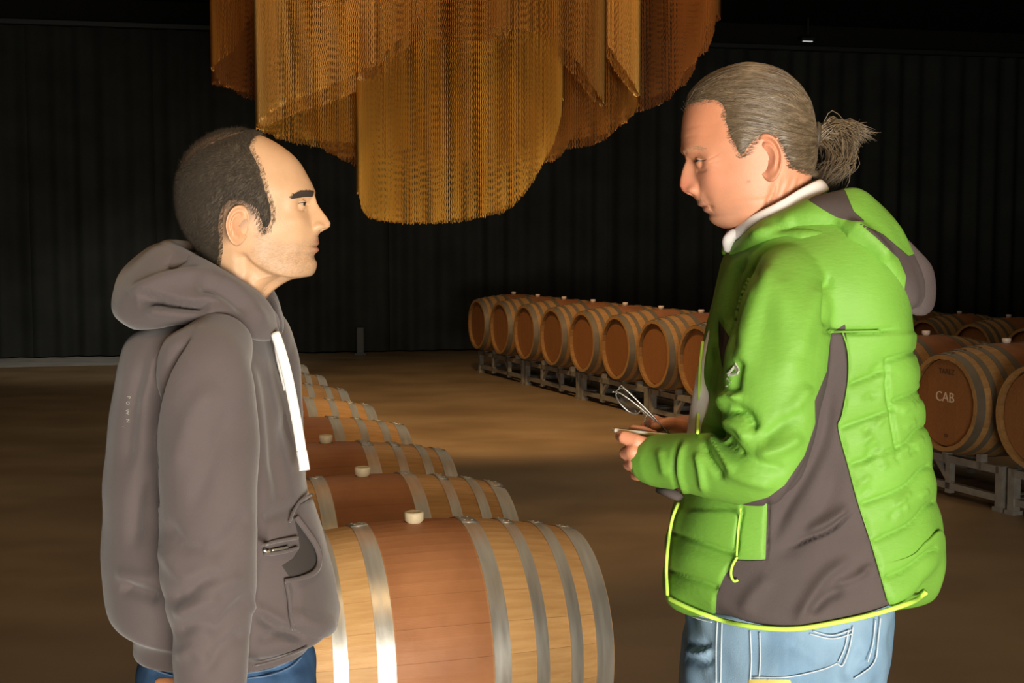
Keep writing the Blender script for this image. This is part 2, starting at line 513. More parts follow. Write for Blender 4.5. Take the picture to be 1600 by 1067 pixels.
def rack(x, y, phi, ztop, L, label, group):
    """two-barrel rack: ztop is the height of the rail; local Y runs along the row"""
    t = empty('barrel_rack', (x, y, 0), phi, label=label, cat='rack', group=group)
    w = .05; hx, hy = .30, L / 2 - .05
    for sx in (-1, 1):
        for sy in (-1, 1):
            b = MB(); b.box((sx * hx, sy * hy, ztop / 2 + .01), (w, w, ztop - .02)); b.box((sx * hx, sy * hy, .012), (.07, .07, .024)); b.build('leg', M['steel'], t)
        MB().bar((sx * hx, -hy, ztop - .025), (sx * hx, hy, ztop - .025), w, .045).build('top_rail', M['steel'], t)
        if ztop > .2:
            MB().bar((sx * hx, -hy, .075), (sx * hx, hy, .075), .04).build('bottom_rail', M['steel'], t)
            for yy in (-hy * .36, hy * .36): MB().box((sx * hx, yy, ztop / 2), (.04, .04, ztop - .06)).build('post', M['steel'], t)
            for yy, dy in ((-hy * .38, .12), (hy * .38, -.12)):
                MB().bar((sx * hx, yy, .09), (sx * hx, yy + dy, ztop - .05), .03).build('diagonal_brace', M['steel'], t)
    for sy in (-1, 1):
        MB().bar((-hx, sy * hy, .075 if ztop > .2 else .04), (hx, sy * hy, .075 if ztop > .2 else .04), .04).build('cross_rail', M['steel'], t)
    for sx in (-1, 1):                                                     # cradles: short inclined cheeks under each barrel
        for c in (-L / 4, L / 4):
            for sy in (-1, 1):
                a = R(27); rr = rad(hx) + .004
                p = Vector((sx * hx, c + sy * math.sin(a) * rr, ztop_c(ztop) - math.cos(a) * rr))
                MB().bar((p.x, p.y, ztop - .05), (p.x, p.y, p.z - .004), .04, .05).build('cradle', M['steel'], t)
    return t


def ztop_c(ztop): return ztop + ZOFF
ZOFF = .340     # barrel axis above the rail


def row_pos(x0, y0, d, s, i): return x0 + d[0] * s * i, y0 + d[1] * s * i


# centre row, running away behind the man in the hoodie
PHC = .308; dC = (-math.sin(PHC), math.cos(PHC))
CL = ['nearest barrel of the centre row, pale oak with stained reddish belly', 'second barrel of the centre row, dark wine stain running below its bung', 'third barrel of the centre row, bung just showing beside the cord tip',
      'fourth barrel of the centre row, small bung beside the white cord', 'fifth barrel of the centre row, pale staves right of the white cord', 'sixth barrel of the centre row, only its right end showing',
      'seventh barrel of the centre row, small and pale behind the hoodie cord', 'eighth barrel of the centre row, a sliver right of the cord', 'ninth barrel of the centre row, farthest one to show']
for i in range(9):
    x, y = row_pos(-.268, 3.46, dC, .735, i)
    barrel(x, y, .452, PHC, 'oak', 'bung_wood', i < 5, CL[i], 'centre row of wine barrels', roll=R(-3 + 2 * random.random()))
for i in range(5):
    x, y = row_pos(-.268, 3.46, dC, .735, 2 * i + .5)
    rack(x, y, PHC, .452 - ZOFF, 1.47, ['low steel rack under the two nearest barrels of the centre row', 'low steel rack under the third and fourth centre barrels',
         'low steel rack under the fifth and sixth centre barrels', 'low steel rack under the seventh and eighth centre barrels', 'low steel rack under the farthest centre barrel'][i], 'low racks of the centre row')
# raised row at the right
PHR = .382; dR = (math.sin(PHR), -math.cos(PHR))
ORD = ['farthest barrel of the raised right row, at its left end', 'second barrel from the far left end of the raised row', 'third barrel from the far left end of the raised row',
       'fourth barrel from the far left end of the raised row', 'fifth barrel from the far left end, rim brightly lit at its right', 'sixth barrel from the far left end of the raised row',
       'seventh barrel from the far left end, pale scuffs high on its head', 'raised barrel half hidden by the white shirt front', 'raised barrel hidden behind the green sleeve', 'raised barrel hidden behind the green jacket',
       'raised barrel whose hooped belly shows just right of the jacket', 'large raised barrel with CAB chalked on its head', 'raised barrel cut off by the right edge of the picture', 'raised barrel just beyond the right edge']
for i in range(14):
    x, y = row_pos(.02, 15.25, dR, .731, i)
    barrel(x, y, .607, PHR, 'oak_dim', 'bung_white', i >= 10, ORD[i], 'raised right row of wine barrels', cab=(i == 11))
for i in range(7):
    x, y = row_pos(.02, 15.25, dR, .731, 2 * i + .5)
    rack(x, y, PHR, .607 - ZOFF, 1.462, ['grey steel rack under the two farthest raised barrels', 'grey steel rack under the third and fourth raised barrels', 'grey steel rack under the fifth and sixth raised barrels',
         'grey steel rack right behind the eyeglasses', 'grey steel rack hidden behind the green jacket', 'grey steel rack under the CAB barrel', 'grey steel rack at the right edge of the picture'][i], 'steel racks of the raised row')
# low row in the dark at the far right
for i in range(6):
    x, y = row_pos(4.30, 15.2, dR, .731, i)
    barrel(x, y, .452, PHR, 'oak_dim', 'bung_white', False, ['dark far barrel hidden by the green jacket', 'dark far barrel just right of the jacket hood', 'dark far barrel behind the CAB barrel, left one of two heads',
           'dark far barrel behind the CAB barrel, right one of two heads', 'dark far barrel at the right edge of the picture', 'dark far barrel beyond the right edge'][i], 'dark far row of wine barrels')
for i in range(3):
    x, y = row_pos(4.30, 15.2, dR, .731, 2 * i + .5)
    rack(x, y, PHR, .452 - ZOFF, 1.47, ['low steel rack at the back end of the dark far row', 'low steel rack in the middle of the dark far row', 'low steel rack at the right edge of the dark far row'][i], 'low racks of the far row')

# ------------------------------------------------------------ chandelier of hanging chains
def chain_mat(name, a, b_):
    m = mat(name, a, .34, .85, var=b_, vscale=3.0, stretch=(4, 4, .6), detail=3, spec=.6)
    return m
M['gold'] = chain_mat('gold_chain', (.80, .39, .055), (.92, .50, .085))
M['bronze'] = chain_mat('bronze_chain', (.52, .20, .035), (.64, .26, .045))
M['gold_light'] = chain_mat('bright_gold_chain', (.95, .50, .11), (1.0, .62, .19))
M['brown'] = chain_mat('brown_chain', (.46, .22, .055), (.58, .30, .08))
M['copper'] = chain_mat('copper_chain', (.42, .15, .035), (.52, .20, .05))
M['brass'] = mat('brass_frame', (.6, .38, .12), .4, .9)
CY = 6.0
chand = empty('chandelier', (.05, CY, 1.6), label='large tiered chandelier of gold and copper hanging chains', cat='chandelier')
ZT = 3.35


def chain_tier(mname, u0, u1, Yc, depth, prof, sp=.0075, z_top=ZT, arc=0.0, seed=1):
    """an oval curtain of zigzag chains; prof = [(u, v)...] traces its lower edge"""
    rk = np.random.default_rng(seed)
    p = np.array(prof, float)
    pl = AP(p[:, 0], p[:, 1], Yc - depth * .5)
    xl, zl = pl[:, 0], pl[:, 2]
    x0, x1 = AP(u0, 300, Yc)[0], AP(u1, 300, Yc)[0]
    cx, rx = (x0 + x1) / 2, (x1 - x0) / 2
    per = math.pi * (3 * (rx + depth) - math.sqrt((3 * rx + depth) * (rx + 3 * depth)))
    n = int(per / sp); th = np.arange(n) / n * 2 * np.pi
    # equal spacing along the oval
    tt = np.linspace(0, 2 * np.pi, 4000); ex = cx + rx * np.cos(tt); ey = Yc + depth * np.sin(tt)
    sl = np.r_[0, np.cumsum(np.hypot(np.diff(ex), np.diff(ey)))]
    tv = np.interp(np.arange(n) / n * sl[-1], sl, tt)
    seg = .014; V = []; F = []; nv = 0
    for t in tv:
        x, y = cx + rx * math.cos(t), Yc + depth * math.sin(t)
        nx, ny = -math.sin(t) * rx, math.cos(t) * depth; l = math.hypot(nx, ny); nx /= l; ny /= l   # tangent
        zb = np.interp(x, xl, zl) + rk.normal(0, .003)
        m_ = max(3, int((z_top - zb) / seg))
        z = np.linspace(z_top, zb, m_)
        ph = rk.uniform(0, 1)
        tw = np.where(np.arange(m_) % 2 == 0, 1, -1.0) * .0012
        ox, oy = x + nx * tw, y + ny * tw
        w = .0021
        # triangular section
        a = np.array([0, 2.094, 4.189]) + t
        ring = np.stack([ox[:, None] + w * np.cos(a)[None], oy[:, None] + w * np.sin(a)[None], np.broadcast_to(z[:, None], (m_, 3))], -1)
        V.append(ring.reshape(-1, 3))
        i = (np.arange(m_ - 1) * 3)[:, None]; j = np.arange(3)[None]; k = (j + 1) % 3
        F.append(np.stack([i + j, i + k, i + 3 + k, i + 3 + j], -1).reshape(-1, 4) + nv); nv += m_ * 3
    V = np.vstack(V) - np.array(chand.location); F = np.vstack(F)
    mobj('chain_curtain', V, F, M[mname], chand, smooth=False, kind='stuff')
    # the rail the tier hangs from
    P = np.stack([ex[::50], ey[::50], np.full(80, z_top)], -1) - np.array(chand.location)
    V, F2 = tube(np.vstack([P, P[:1]]), .012, 6, False)
    mobj('rail', V, F2, M['brass'], chand)


FR = CY
# far side and wide back tiers
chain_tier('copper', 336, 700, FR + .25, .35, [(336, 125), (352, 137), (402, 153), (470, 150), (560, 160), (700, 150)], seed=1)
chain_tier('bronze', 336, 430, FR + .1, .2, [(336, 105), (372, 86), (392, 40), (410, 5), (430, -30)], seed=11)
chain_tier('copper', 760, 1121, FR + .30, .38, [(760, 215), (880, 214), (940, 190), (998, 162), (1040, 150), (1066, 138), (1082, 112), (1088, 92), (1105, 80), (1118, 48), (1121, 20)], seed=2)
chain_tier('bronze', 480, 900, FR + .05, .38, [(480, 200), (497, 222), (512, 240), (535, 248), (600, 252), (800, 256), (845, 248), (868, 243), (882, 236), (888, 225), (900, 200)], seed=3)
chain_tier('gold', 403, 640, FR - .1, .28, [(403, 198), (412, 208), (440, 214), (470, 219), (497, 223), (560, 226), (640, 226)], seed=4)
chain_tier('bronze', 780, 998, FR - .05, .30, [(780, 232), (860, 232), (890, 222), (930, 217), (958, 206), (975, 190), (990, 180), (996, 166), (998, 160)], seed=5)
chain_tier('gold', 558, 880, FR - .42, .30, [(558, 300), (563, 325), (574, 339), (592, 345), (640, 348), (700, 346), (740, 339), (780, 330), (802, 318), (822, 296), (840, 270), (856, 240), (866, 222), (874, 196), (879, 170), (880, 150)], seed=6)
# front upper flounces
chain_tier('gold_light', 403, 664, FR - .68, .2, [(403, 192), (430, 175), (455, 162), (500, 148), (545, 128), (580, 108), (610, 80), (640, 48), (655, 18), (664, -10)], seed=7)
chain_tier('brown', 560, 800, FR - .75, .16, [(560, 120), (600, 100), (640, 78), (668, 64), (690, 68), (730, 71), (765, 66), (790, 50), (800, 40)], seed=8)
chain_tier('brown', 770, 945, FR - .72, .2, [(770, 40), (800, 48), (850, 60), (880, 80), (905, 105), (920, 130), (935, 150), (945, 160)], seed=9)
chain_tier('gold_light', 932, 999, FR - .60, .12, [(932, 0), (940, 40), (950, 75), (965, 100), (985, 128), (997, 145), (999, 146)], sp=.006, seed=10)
b = MB()
L0 = np.array(chand.location)
for xx, yy in ((-.9, .1), (.9, .3), (-.3, -.7), (.4, -.7), (0, .55)):
    b.bar(np.array((xx, CY + yy, ZT)) - L0, np.array((xx * .6 , CY + yy * .6, CEIL)) - L0, .008)
b.bar(np.array((-1.1, CY, ZT)) - L0, np.array((1.1, CY, ZT)) - L0, .03); b.bar(np.array((0, CY - .85, ZT)) - L0, np.array((0, CY + .65, ZT)) - L0, .03)
b.build('hanging_frame', M['brass'], chand)

# ============================================================ people
def normals(V, F):
    V = np.asarray(V, float); F = np.asarray(F)
    n = np.zeros_like(V)
    a, b_, c = V[F[:, 0]], V[F[:, 1]], V[F[:, 2]]
    fn = np.cross(b_ - a, c - a)
    if F.shape[1] == 4: fn = np.cross(V[F[:, 2]] - a, V[F[:, 3]] - b_)
    for k in range(F.shape[1]): np.add.at(n, F[:, k], fn)
    return n / (np.linalg.norm(n, axis=1)[:, None] + 1e-12)


def tri(F):
    out = []
    for f in F:
        for k in range(1, len(f) - 1): out.append((f[0], f[k], f[k + 1]))
    return np.array(out, int)


def voxel(parts, size, smooth=0, adapt=0.0):
    """fuses closed shapes into one continuous skin"""
    b = MB()
    for V, F in parts: b.add(V, F)
    me = mesh_data('tmp', b.V, b.F)
    o = bpy.data.objects.new('tmp', me); C.objects.link(o)
    md = o.modifiers.new('r', 'REMESH'); md.mode = 'VOXEL'; md.voxel_size = size; md.adaptivity = adapt
    if smooth:
        s = o.modifiers.new('s', 'SMOOTH'); s.factor = .5; s.iterations = smooth
    dg = bpy.context.evaluated_depsgraph_get()
    ev = o.evaluated_get(dg); m2 = ev.to_mesh()
    n = len(m2.vertices); V = np.empty(n * 3); m2.vertices.foreach_get('co', V); V = V.reshape(-1, 3)
    m2.calc_loop_triangles(); T = np.empty(len(m2.loop_triangles) * 3, np.int32); m2.loop_triangles.foreach_get('vertices', T)
    ev.to_mesh_clear(); bpy.data.objects.remove(o); bpy.data.meshes.remove(me)
    return V.copy(), T.reshape(-1, 3).astype(int)


def clip(V, T, s, extra=None):
    """keeps the part of a triangle mesh where s > 0, cut exactly along s = 0"""
    V = np.asarray(V); T = np.asarray(T); s = np.asarray(s, float)
    s = np.where(np.abs(s) < 1e-9, 1e-9, s)
    ins = s > 0; cnt = ins[T].sum(1)
    keep = [T[cnt == 3]]
    newV = [V]; nx = len(V); S = [s]
    def cut(i, j):
        nonlocal nx
        t = s[i] / (s[i] - s[j]); P = V[i] + (V[j] - V[i]) * t[:, None]
        newV.append(P); ids = np.arange(nx, nx + len(P)); nx += len(P); return ids
    for k in range(3):
        a, b_, c = T[:, k], T[:, (k + 1) % 3], T[:, (k + 2) % 3]
        m1 = (cnt == 1) & ins[a]
        A, B_, C_ = a[m1], b_[m1], c[m1]
        keep.append(np.stack([A, cut(A, B_), cut(A, C_)], -1))
        m2 = (cnt == 2) & ~ins[a]
        A, B_, C_ = a[m2], b_[m2], c[m2]
        p, q = cut(B_, A), cut(C_, A)
        keep.append(np.stack([B_, C_, q], -1)); keep.append(np.stack([B_, q, p], -1))
    V2 = np.vstack(newV); T2 = np.vstack(keep)
    # weld and compact
    key = np.round(V2 / 1e-6).astype(np.int64)
    _, first, inv = np.unique(key, axis=0, return_index=True, return_inverse=True)
    T2 = inv.reshape(-1)[T2]; V2 = V2[first]
    T2 = T2[(T2[:, 0] != T2[:, 1]) & (T2[:, 1] != T2[:, 2]) & (T2[:, 0] != T2[:, 2])]
    u, inv = np.unique(T2, return_inverse=True)
    return V2[u], inv.reshape(T2.shape)


def polydist(X, Z, poly):
    """signed distance to a polygon in the x-z plane, positive inside"""
    P = np.asarray(poly, float); n = len(P)
    d = np.full(len(X), 1e9); ins = np.zeros(len(X), bool)
    for i in range(n):
        x0, z0 = P[i]; x1, z1 = P[(i + 1) % n]
        dx, dz = x1 - x0, z1 - z0; L2 = dx * dx + dz * dz + 1e-15
        t = np.clip(((X - x0) * dx + (Z - z0) * dz) / L2, 0, 1)
        d = np.minimum(d, np.hypot(X - x0 - t * dx, Z - z0 - t * dz))
        c = (z0 > Z) != (z1 > Z)
        xi = x0 + (Z - z0) / (dz if dz else 1e-12) * dx
        ins ^= c & (X < xi)
    return np.where(ins, d, -d)


def linedist(X, Z, pts):
    P = np.asarray(pts, float); d = np.full(len(X), 1e9); tt = np.zeros(len(X)); side = np.zeros(len(X))
    L = np.r_[0, np.cumsum(np.hypot(*np.diff(P, axis=0).T))]
    for i in range(len(P) - 1):
        x0, z0 = P[i]; x1, z1 = P[i + 1]; dx, dz = x1 - x0, z1 - z0; L2 = dx * dx + dz * dz + 1e-15
        t = np.clip(((X - x0) * dx + (Z - z0) * dz) / L2, 0, 1)
        ex, ez = X - x0 - t * dx, Z - z0 - t * dz
        q = np.hypot(ex, ez); m = q < d
        d = np.where(m, q, d); tt = np.where(m, (L[i] + t * (L[i + 1] - L[i])) / L[-1], tt)
        side = np.where(m, np.sign(dx * ez - dz * ex), side)
    return d, tt, side


def pix(poly, Y):
    p = np.asarray(poly, float); q = AP(p[:, 0], p[:, 1], Y); return q[:, [0, 2]]


FOLD = 1.9


def proj(V):
    c, s = math.cos(PITCH), math.sin(PITCH); x, y, z = V[:, 0], V[:, 1], V[:, 2] - CAM_H
    d = y * c - z * s
    return 800 + FPX * x / d, 533.5 - FPX * (z * c + y * s) / d, d / FPX


def flatmap(V, Y0=None):
    """surface coordinates in which garment panels are drawn: pixels of the near side, the far side mirrored onto it"""
    P = V.copy()
    if Y0 is not None: P[:, 1] = Y0 - np.abs(P[:, 1] - Y0)
    return proj(P)


def folds(V, N, items, k=4):
    """cloth folds as relief: (pixel polyline, depth plane, half width m, height m[, near only])"""
    out = V.copy(); D = np.zeros(len(V)); u, v, sc_ = proj(V)
    for it in items:
        pts, Y, w, h = it[:4]
        P = spline(pts, k) if len(pts) > 2 else np.array(pts, float)
        wp = w * FPX / Y * 3
        lo, hi = P.min(0) - wp, P.max(0) + wp
        m = (u > lo[0]) & (u < hi[0]) & (v > lo[1]) & (v < hi[1]) & (np.abs(V[:, 1] - Y) < .16) & (N[:, 1] < .45)
        if not m.any(): continue
        d, t, s = linedist(u[m], -v[m], P * [1, -1]); d = d * sc_[m]
        tap = np.clip(np.minimum(t, 1 - t) * 5 + .12, 0, 1)
        ww = w
        if len(it) > 4:
            ww = np.where(s * it[4] > 0, w * .35, w * 1.5)
        D[m] += FOLD * h * tap * np.exp(-(d / ww) ** 2)
    return out + N * D[:, None]


def wob(V, sc_, amp, seed=0):
    """smooth low noise, one number per vertex"""
    rk = np.random.default_rng(seed); o = np.zeros(len(V))
    for i in range(10):
        k = rk.normal(0, 1, 3); k /= np.linalg.norm(k); f = 2 * np.pi / sc_ * rk.uniform(.6, 1.6)
        o += np.sin(V @ k * f + rk.uniform(0, 7))
    return o * amp / 3.2


def ringloft(rows, Y0, sgn, nseg=96, sub=6, nf=2.1, nb=2.3, cap=True, dense=1.0, ret=False, off=0.0):
    """rows: front u,v, back u,v, half width m, [widest point 0..1 from the back] -> closed skin. sgn=+1 faces +x"""
    A = np.array([list(r) + [.45] * (6 - len(r)) for r in rows], float)
    S = spline(A, sub)
    Fp, Bp = AP(S[:, 0], S[:, 1], Y0), AP(S[:, 2], S[:, 3], Y0)
    W, pw = np.maximum(S[:, 4], .0005), np.clip(S[:, 5], .2, .8)
    t = np.arange(nseg) / nseg * 2 - 1
    th = np.sign(t) * np.abs(t) ** dense * np.pi            # 0 = front, +-pi = back
    c, s = np.cos(th), np.sin(th)
    Cn = Bp + (Fp - Bp) * pw[:, None]
    e = np.where(c > 0, 2 / nf, 2 / nb)
    cc = np.sign(c) * np.abs(c) ** e; ss = np.sign(s) * np.abs(s) ** e
    ax = np.where(cc[None, :, None] > 0, (Fp - Cn)[:, None], (Cn - Bp)[:, None])
    V = Cn[:, None] + ax * cc[None, :, None]
    V[..., 1] = Y0 + off - W[:, None] * ss[None] * 1.0
    m = len(S)
    F = [(i * nseg + j, i * nseg + (j + 1) % nseg, (i + 1) * nseg + (j + 1) % nseg, (i + 1) * nseg + j) for i in range(m - 1) for j in range(nseg)]
    if cap: F += [tuple(range(nseg))[::-1], tuple(range((m - 1) * nseg, m * nseg))]
    if sgn < 0: F = [f[::-1] for f in F]
    if ret: return V, S, th, F
    return V.reshape(-1, 3), F


def capsules(chain, n=14):
    """chain: (x, y, z, r) rows -> tapered closed tube with round ends"""
    A = np.array(chain, float); P, r = A[:, :3], A[:, 3]
    d0 = (P[0] - P[1]) / np.linalg.norm(P[0] - P[1]); d1 = (P[-1] - P[-2]) / np.linalg.norm(P[-1] - P[-2])
    pre = [(P[0] + d0 * r[0] * math.sin(a), r[0] * math.cos(a)) for a in (1.5, 1.1, .6)]
    post = [(P[-1] + d1 * r[-1] * math.sin(a), r[-1] * math.cos(a)) for a in (.6, 1.1, 1.5)]
    Q = [p for p, _ in pre] + list(P) + [p for p, _ in post]; rr = [q for _, q in pre] + list(r) + [q for _, q in post]
    return tube(Q, rr, n)


def limb(rows, k=5, n=20):
    """rows: (u, v, half width px, Y)"""
    A = spline(rows, k); P = AP(A[:, 0], A[:, 1], A[:, 3]); r = A[:, 2] * A[:, 3] / FPX
    return capsules(np.c_[P, r], n)


def mirror(VF, Y0):
    V, F = VF; V = np.array(V, float); V[:, 1] = 2 * Y0 - V[:, 1]
    return V, [tuple(f)[::-1] for f in F]


def smooth01(x): x = np.clip(x, 0, 1); return x * x * (3 - 2 * x)


def colour_attr(me, name, col):
    a = me.color_attributes.new(name, 'FLOAT_COLOR', 'POINT')
    c = np.ones((len(me.vertices), 4)); c[:, :3] = col
    a.data.foreach_set('color', c.ravel())


M['skin'] = mat('skin', (.93, .93, .93), .48, var=(1, 1, 1), vscale=60, attr='tint', sub=.12, bump=.0003, bscale=420, spec=.42)
M['eye'] = mat('eyeball', (.75, .72, .66), .1, attr='tint', spec=.6)
M['hair_dark'] = mat('dark_short_hair', (.034, .025, .017), .62, var=(.085, .065, .045), vscale=150, stretch=(1, 1, .35), bump=.0012, bscale=300, bstretch=(1, 1, .3), spec=.3)
M['hair_strand'] = mat('dark_hair_fibre', (.055, .042, .029), .55, randtone=.1, spec=.4)
M['hair_grey'] = mat('greying_blond_hair', (.065, .042, .023), .45, var=(.14, .098, .056), vscale=26, stretch=(1, 3, 5), detail=5, spec=.5)
M['hair_grey2'] = mat('greying_blond_hair_light', (.085, .058, .033), .42, var=(.20, .148, .092), vscale=30, stretch=(1, 3, 5), spec=.5)
M['brow'] = mat('eyebrow', (.035, .022, .015), .8)
M['brow_fair'] = mat('fair_eyebrow', (.36, .22, .12), .8)
M['hoodie'] = mat('taupe_sweatshirt', (.098, .079, .079), .92, var=(.116, .094, .094), vscale=7, bump=.0004, bscale=700, sheen=.25, spec=.2, detail=9)
M['cord'] = mat('white_cord', (.95, .95, .93), .8, bump=.0006, bscale=500, emis=0)
M['denim_dark'] = mat('dark_denim', (.028, .062, .13), .85, var=(.055, .12, .24), vscale=18, stretch=(1, 1, .4), bump=.0005, bscale=600, spec=.2, detail=8)
M['denim_light'] = mat('washed_denim', (.12, .22, .34), .85, var=(.26, .39, .52), vscale=9, stretch=(1.6, 1, .35), bump=.0005, bscale=600, spec=.2, detail=9)
M['thread'] = mat('seam_thread', (.50, .58, .64), .8)
M['thread2'] = mat('seam_thread_blue', (.10, .17, .28), .8)
M['leather'] = mat('tan_leather_patch', (.50, .20, .08), .6, var=(.58, .26, .11), vscale=60)
M['patch'] = mat('yellow_cloth_patch', (.62, .50, .14), .7)
M['green'] = mat('green_nylon', (.145, .335, .042), .58, var=(.165, .38, .050), vscale=12, bump=.0006, bscale=90, bstretch=(1, 1, 2.4), spec=.3, detail=6)
M['greyfab'] = mat('grey_softshell', (.070, .056, .055), .85, var=(.084, .067, .066), vscale=12, bump=.0004, bscale=500, spec=.25)
M['lime'] = mat('lime_piping', (.50, .80, .10), .55)
M['shirt'] = mat('white_shirt', (.88, .86, .86), .8, bump=.0003, bscale=600, spec=.2)
M['zip'] = mat('zip_metal', (.62, .58, .50), .35, .9)
M['dark'] = mat('dark_shoe_leather', (.03, .025, .02), .5)
M['silver'] = mat('silver_print', (.75, .80, .68), .3, .6)


def ear(c, sx, h, tilt, side):
    """an auricle: c centre on the head, sx facing, h height, tilt in the side plane; side -1 = towards the camera"""
    nr, na = 16, 48
    V = []; w = h * .56
    for i in range(nr + 1):
        q = i / nr
        for j in range(na):
            a = 2 * math.pi * j / na            # 0 = front, ccw to the top
            fx, fz = math.cos(a), math.sin(a)
            # outline: broad above, narrow at the lobe
            rx = w / 2 * (1.0 if fx > 0 else 1.08) * (1 - .24 * max(0, -fz) ** 1.3 + .04 * max(0, fz)); rz = h / 2
            x, z = q * rx * fx * (.82 if fx > 0 else 1), q * rz * fz
            back = smooth01((.55 - fx) / .5)    # helix runs round the top and the back
            lobe = smooth01((-fz - .45) / .35)
            rim = math.exp(-((q - .88) / .10) ** 2) * .0062 * max(back, .35 * (fz > 0)) * (1 - .6 * lobe)
            groove = -math.exp(-((q - .70) / .07) ** 2) * .0028 * back * (1 - lobe)
            anti = math.exp(-((q - .52) / .10) ** 2) * .0042 * back * (1 - .7 * lobe)
            cx_, cz_ = x - .10 * w, z + .06 * h
            conch = -math.exp(-((cx_ / (.24 * w)) ** 2 + (cz_ / (.20 * h)) ** 2)) * .0120
            trag = math.exp(-(((x - .36 * w) / (.09 * w)) ** 2 + ((z + .05 * h) / (.10 * h)) ** 2)) * .004
            flare = .013 * smooth01((.75 - fx * q) / 1.5) + .0005 - .004 * smooth01((fx * q - .75) / .25)
            y = flare + rim + groove + anti + conch + trag + .0025 * lobe - (.004 if i == nr else 0)
            V.append((x, y, z))
    nfront = len(V)
    for i in range(2):
        for j in range(na):
            x, y, z = V[nr * na + j]
            k = (.97, .70)[i]; V.append((x * k + (.002 if i else 0), (y - .003, -.008)[i], z * k))
    F = [(i * na + j, i * na + (j + 1) % na, (i + 1) * na + (j + 1) % na, (i + 1) * na + j) for i in range(nr + 2) for j in range(na)]
    F.append(tuple(range((nr + 2) * na, (nr + 3) * na)))
    if sx * side < 0: F = [f[::-1] for f in F]
    V = np.array(V); ct, st = math.cos(tilt), math.sin(tilt)
    X = V[:, 0] * ct - V[:, 2] * st; Z = V[:, 0] * st + V[:, 2] * ct
    P = np.stack([c[0] + sx * X, c[1] + side * V[:, 1], c[2] + Z], -1)
    return P, F


def lids(c, r, sx, side, open_up, open_dn, yaw=0.25, pitch=0.0):
    """upper and lower eyelid shells round an eyeball at c"""
    out = []
    for up, op in ((1, open_up), (-1, open_dn)):
        n, m = 30, 8; V = []
        for lay in (1.0, .90):
            for i in range(n + 1):
                lon = R(-118 + 236 * i / n)
                e = R(op) * math.cos(lon * 1.12) ** .8 if abs(lon * 1.12) < math.pi / 2 else 0
                for j in range(m + 1):
                    lat = up * (e + (R(82) - e) * (j / m))
                    rr = r * lay * (1.045 if j == 0 and lay == 1 else 1)
                    V.append((rr * math.cos(lat) * math.cos(lon), rr * math.cos(lat) * math.sin(lon), rr * math.sin(lat)))
        w = m + 1; o = (n + 1) * w; F = []
        for i in range(n):
            for j in range(m):
                q = (i * w + j, i * w + j + 1, (i + 1) * w + j + 1, (i + 1) * w + j)
                F += [q, tuple(o + k for k in q[::-1])]
            F.append((i * w, (i + 1) * w, o + (i + 1) * w, o + i * w))
        V = np.array(V)
        V = V @ np.array([[math.cos(pitch), 0, math.sin(pitch)], [0, 1, 0], [-math.sin(pitch), 0, math.cos(pitch)]])
        a = yaw; X = V[:, 0] * math.cos(a) - V[:, 1] * math.sin(a); Yv = V[:, 0] * math.sin(a) + V[:, 1] * math.cos(a)
        out.append((np.stack([c[0] + sx * X, c[1] + side * Yv, c[2] + V[:, 2]], -1), F))
    return out


def lashes(c, r, sx, side, open_up, yaw, pitch, parent, off):
    n = 24; V = []
    for i in range(n + 1):
        lon = R(-74 + 148 * i / n); e = R(open_up) * max(math.cos(lon * 1.12), .0) ** .8 - R(1.5)
        V.append((r * 1.07 * math.cos(e) * math.cos(lon), r * 1.07 * math.cos(e) * math.sin(lon), r * 1.07 * math.sin(e)))
    V = np.array(V)
    V = V @ np.array([[math.cos(pitch), 0, math.sin(pitch)], [0, 1, 0], [-math.sin(pitch), 0, math.cos(pitch)]])
    X = V[:, 0] * math.cos(yaw) - V[:, 1] * math.sin(yaw); Yv = V[:, 0] * math.sin(yaw) + V[:, 1] * math.cos(yaw)
    P = np.stack([c[0] + sx * X, c[1] + side * Yv, c[2] + V[:, 2]], -1)
    V, F = tube(P, .00055, 5); child('eyelashes', V, F, M['brow'], parent, off)


def eyeball(name, c, r, sx, side, yaw, pitch, iris, parent):
    n, m = 32, 24; V = []
    for i in range(m + 1):
        a = math.pi * i / m
        rr = r * (1 + .05 * math.exp(-(a / .35) ** 2))
        for j in range(n):
            b_ = 2 * math.pi * j / n; V.append((rr * math.cos(a), rr * math.sin(a) * math.cos(b_), rr * math.sin(a) * math.sin(b_)))
    V = np.array(V); ang = np.repeat(np.pi * np.arange(m + 1) / m, n)
    F = [(i * n + j, i * n + (j + 1) % n, (i + 1) * n + (j + 1) % n, (i + 1) * n + j) for i in range(m) for j in range(n)]
    V = V @ np.array([[math.cos(pitch), 0, math.sin(pitch)], [0, 1, 0], [-math.sin(pitch), 0, math.cos(pitch)]])
    X = V[:, 0] * math.cos(yaw) - V[:, 1] * math.sin(yaw); Yv = V[:, 0] * math.sin(yaw) + V[:, 1] * math.cos(yaw)
    P = np.stack([c[0] + sx * X, c[1] + side * Yv, c[2] + V[:, 2]], -1)
    me = mesh_data('eye', P, np.array(F), M['eye'])
    col = np.where((ang < .18)[:, None], (.01, .01, .01), np.where((ang < .5)[:, None], iris, (.44, .37, .31)))
    colour_attr(me, 'tint', col)
    return obj('eye', me, parent)


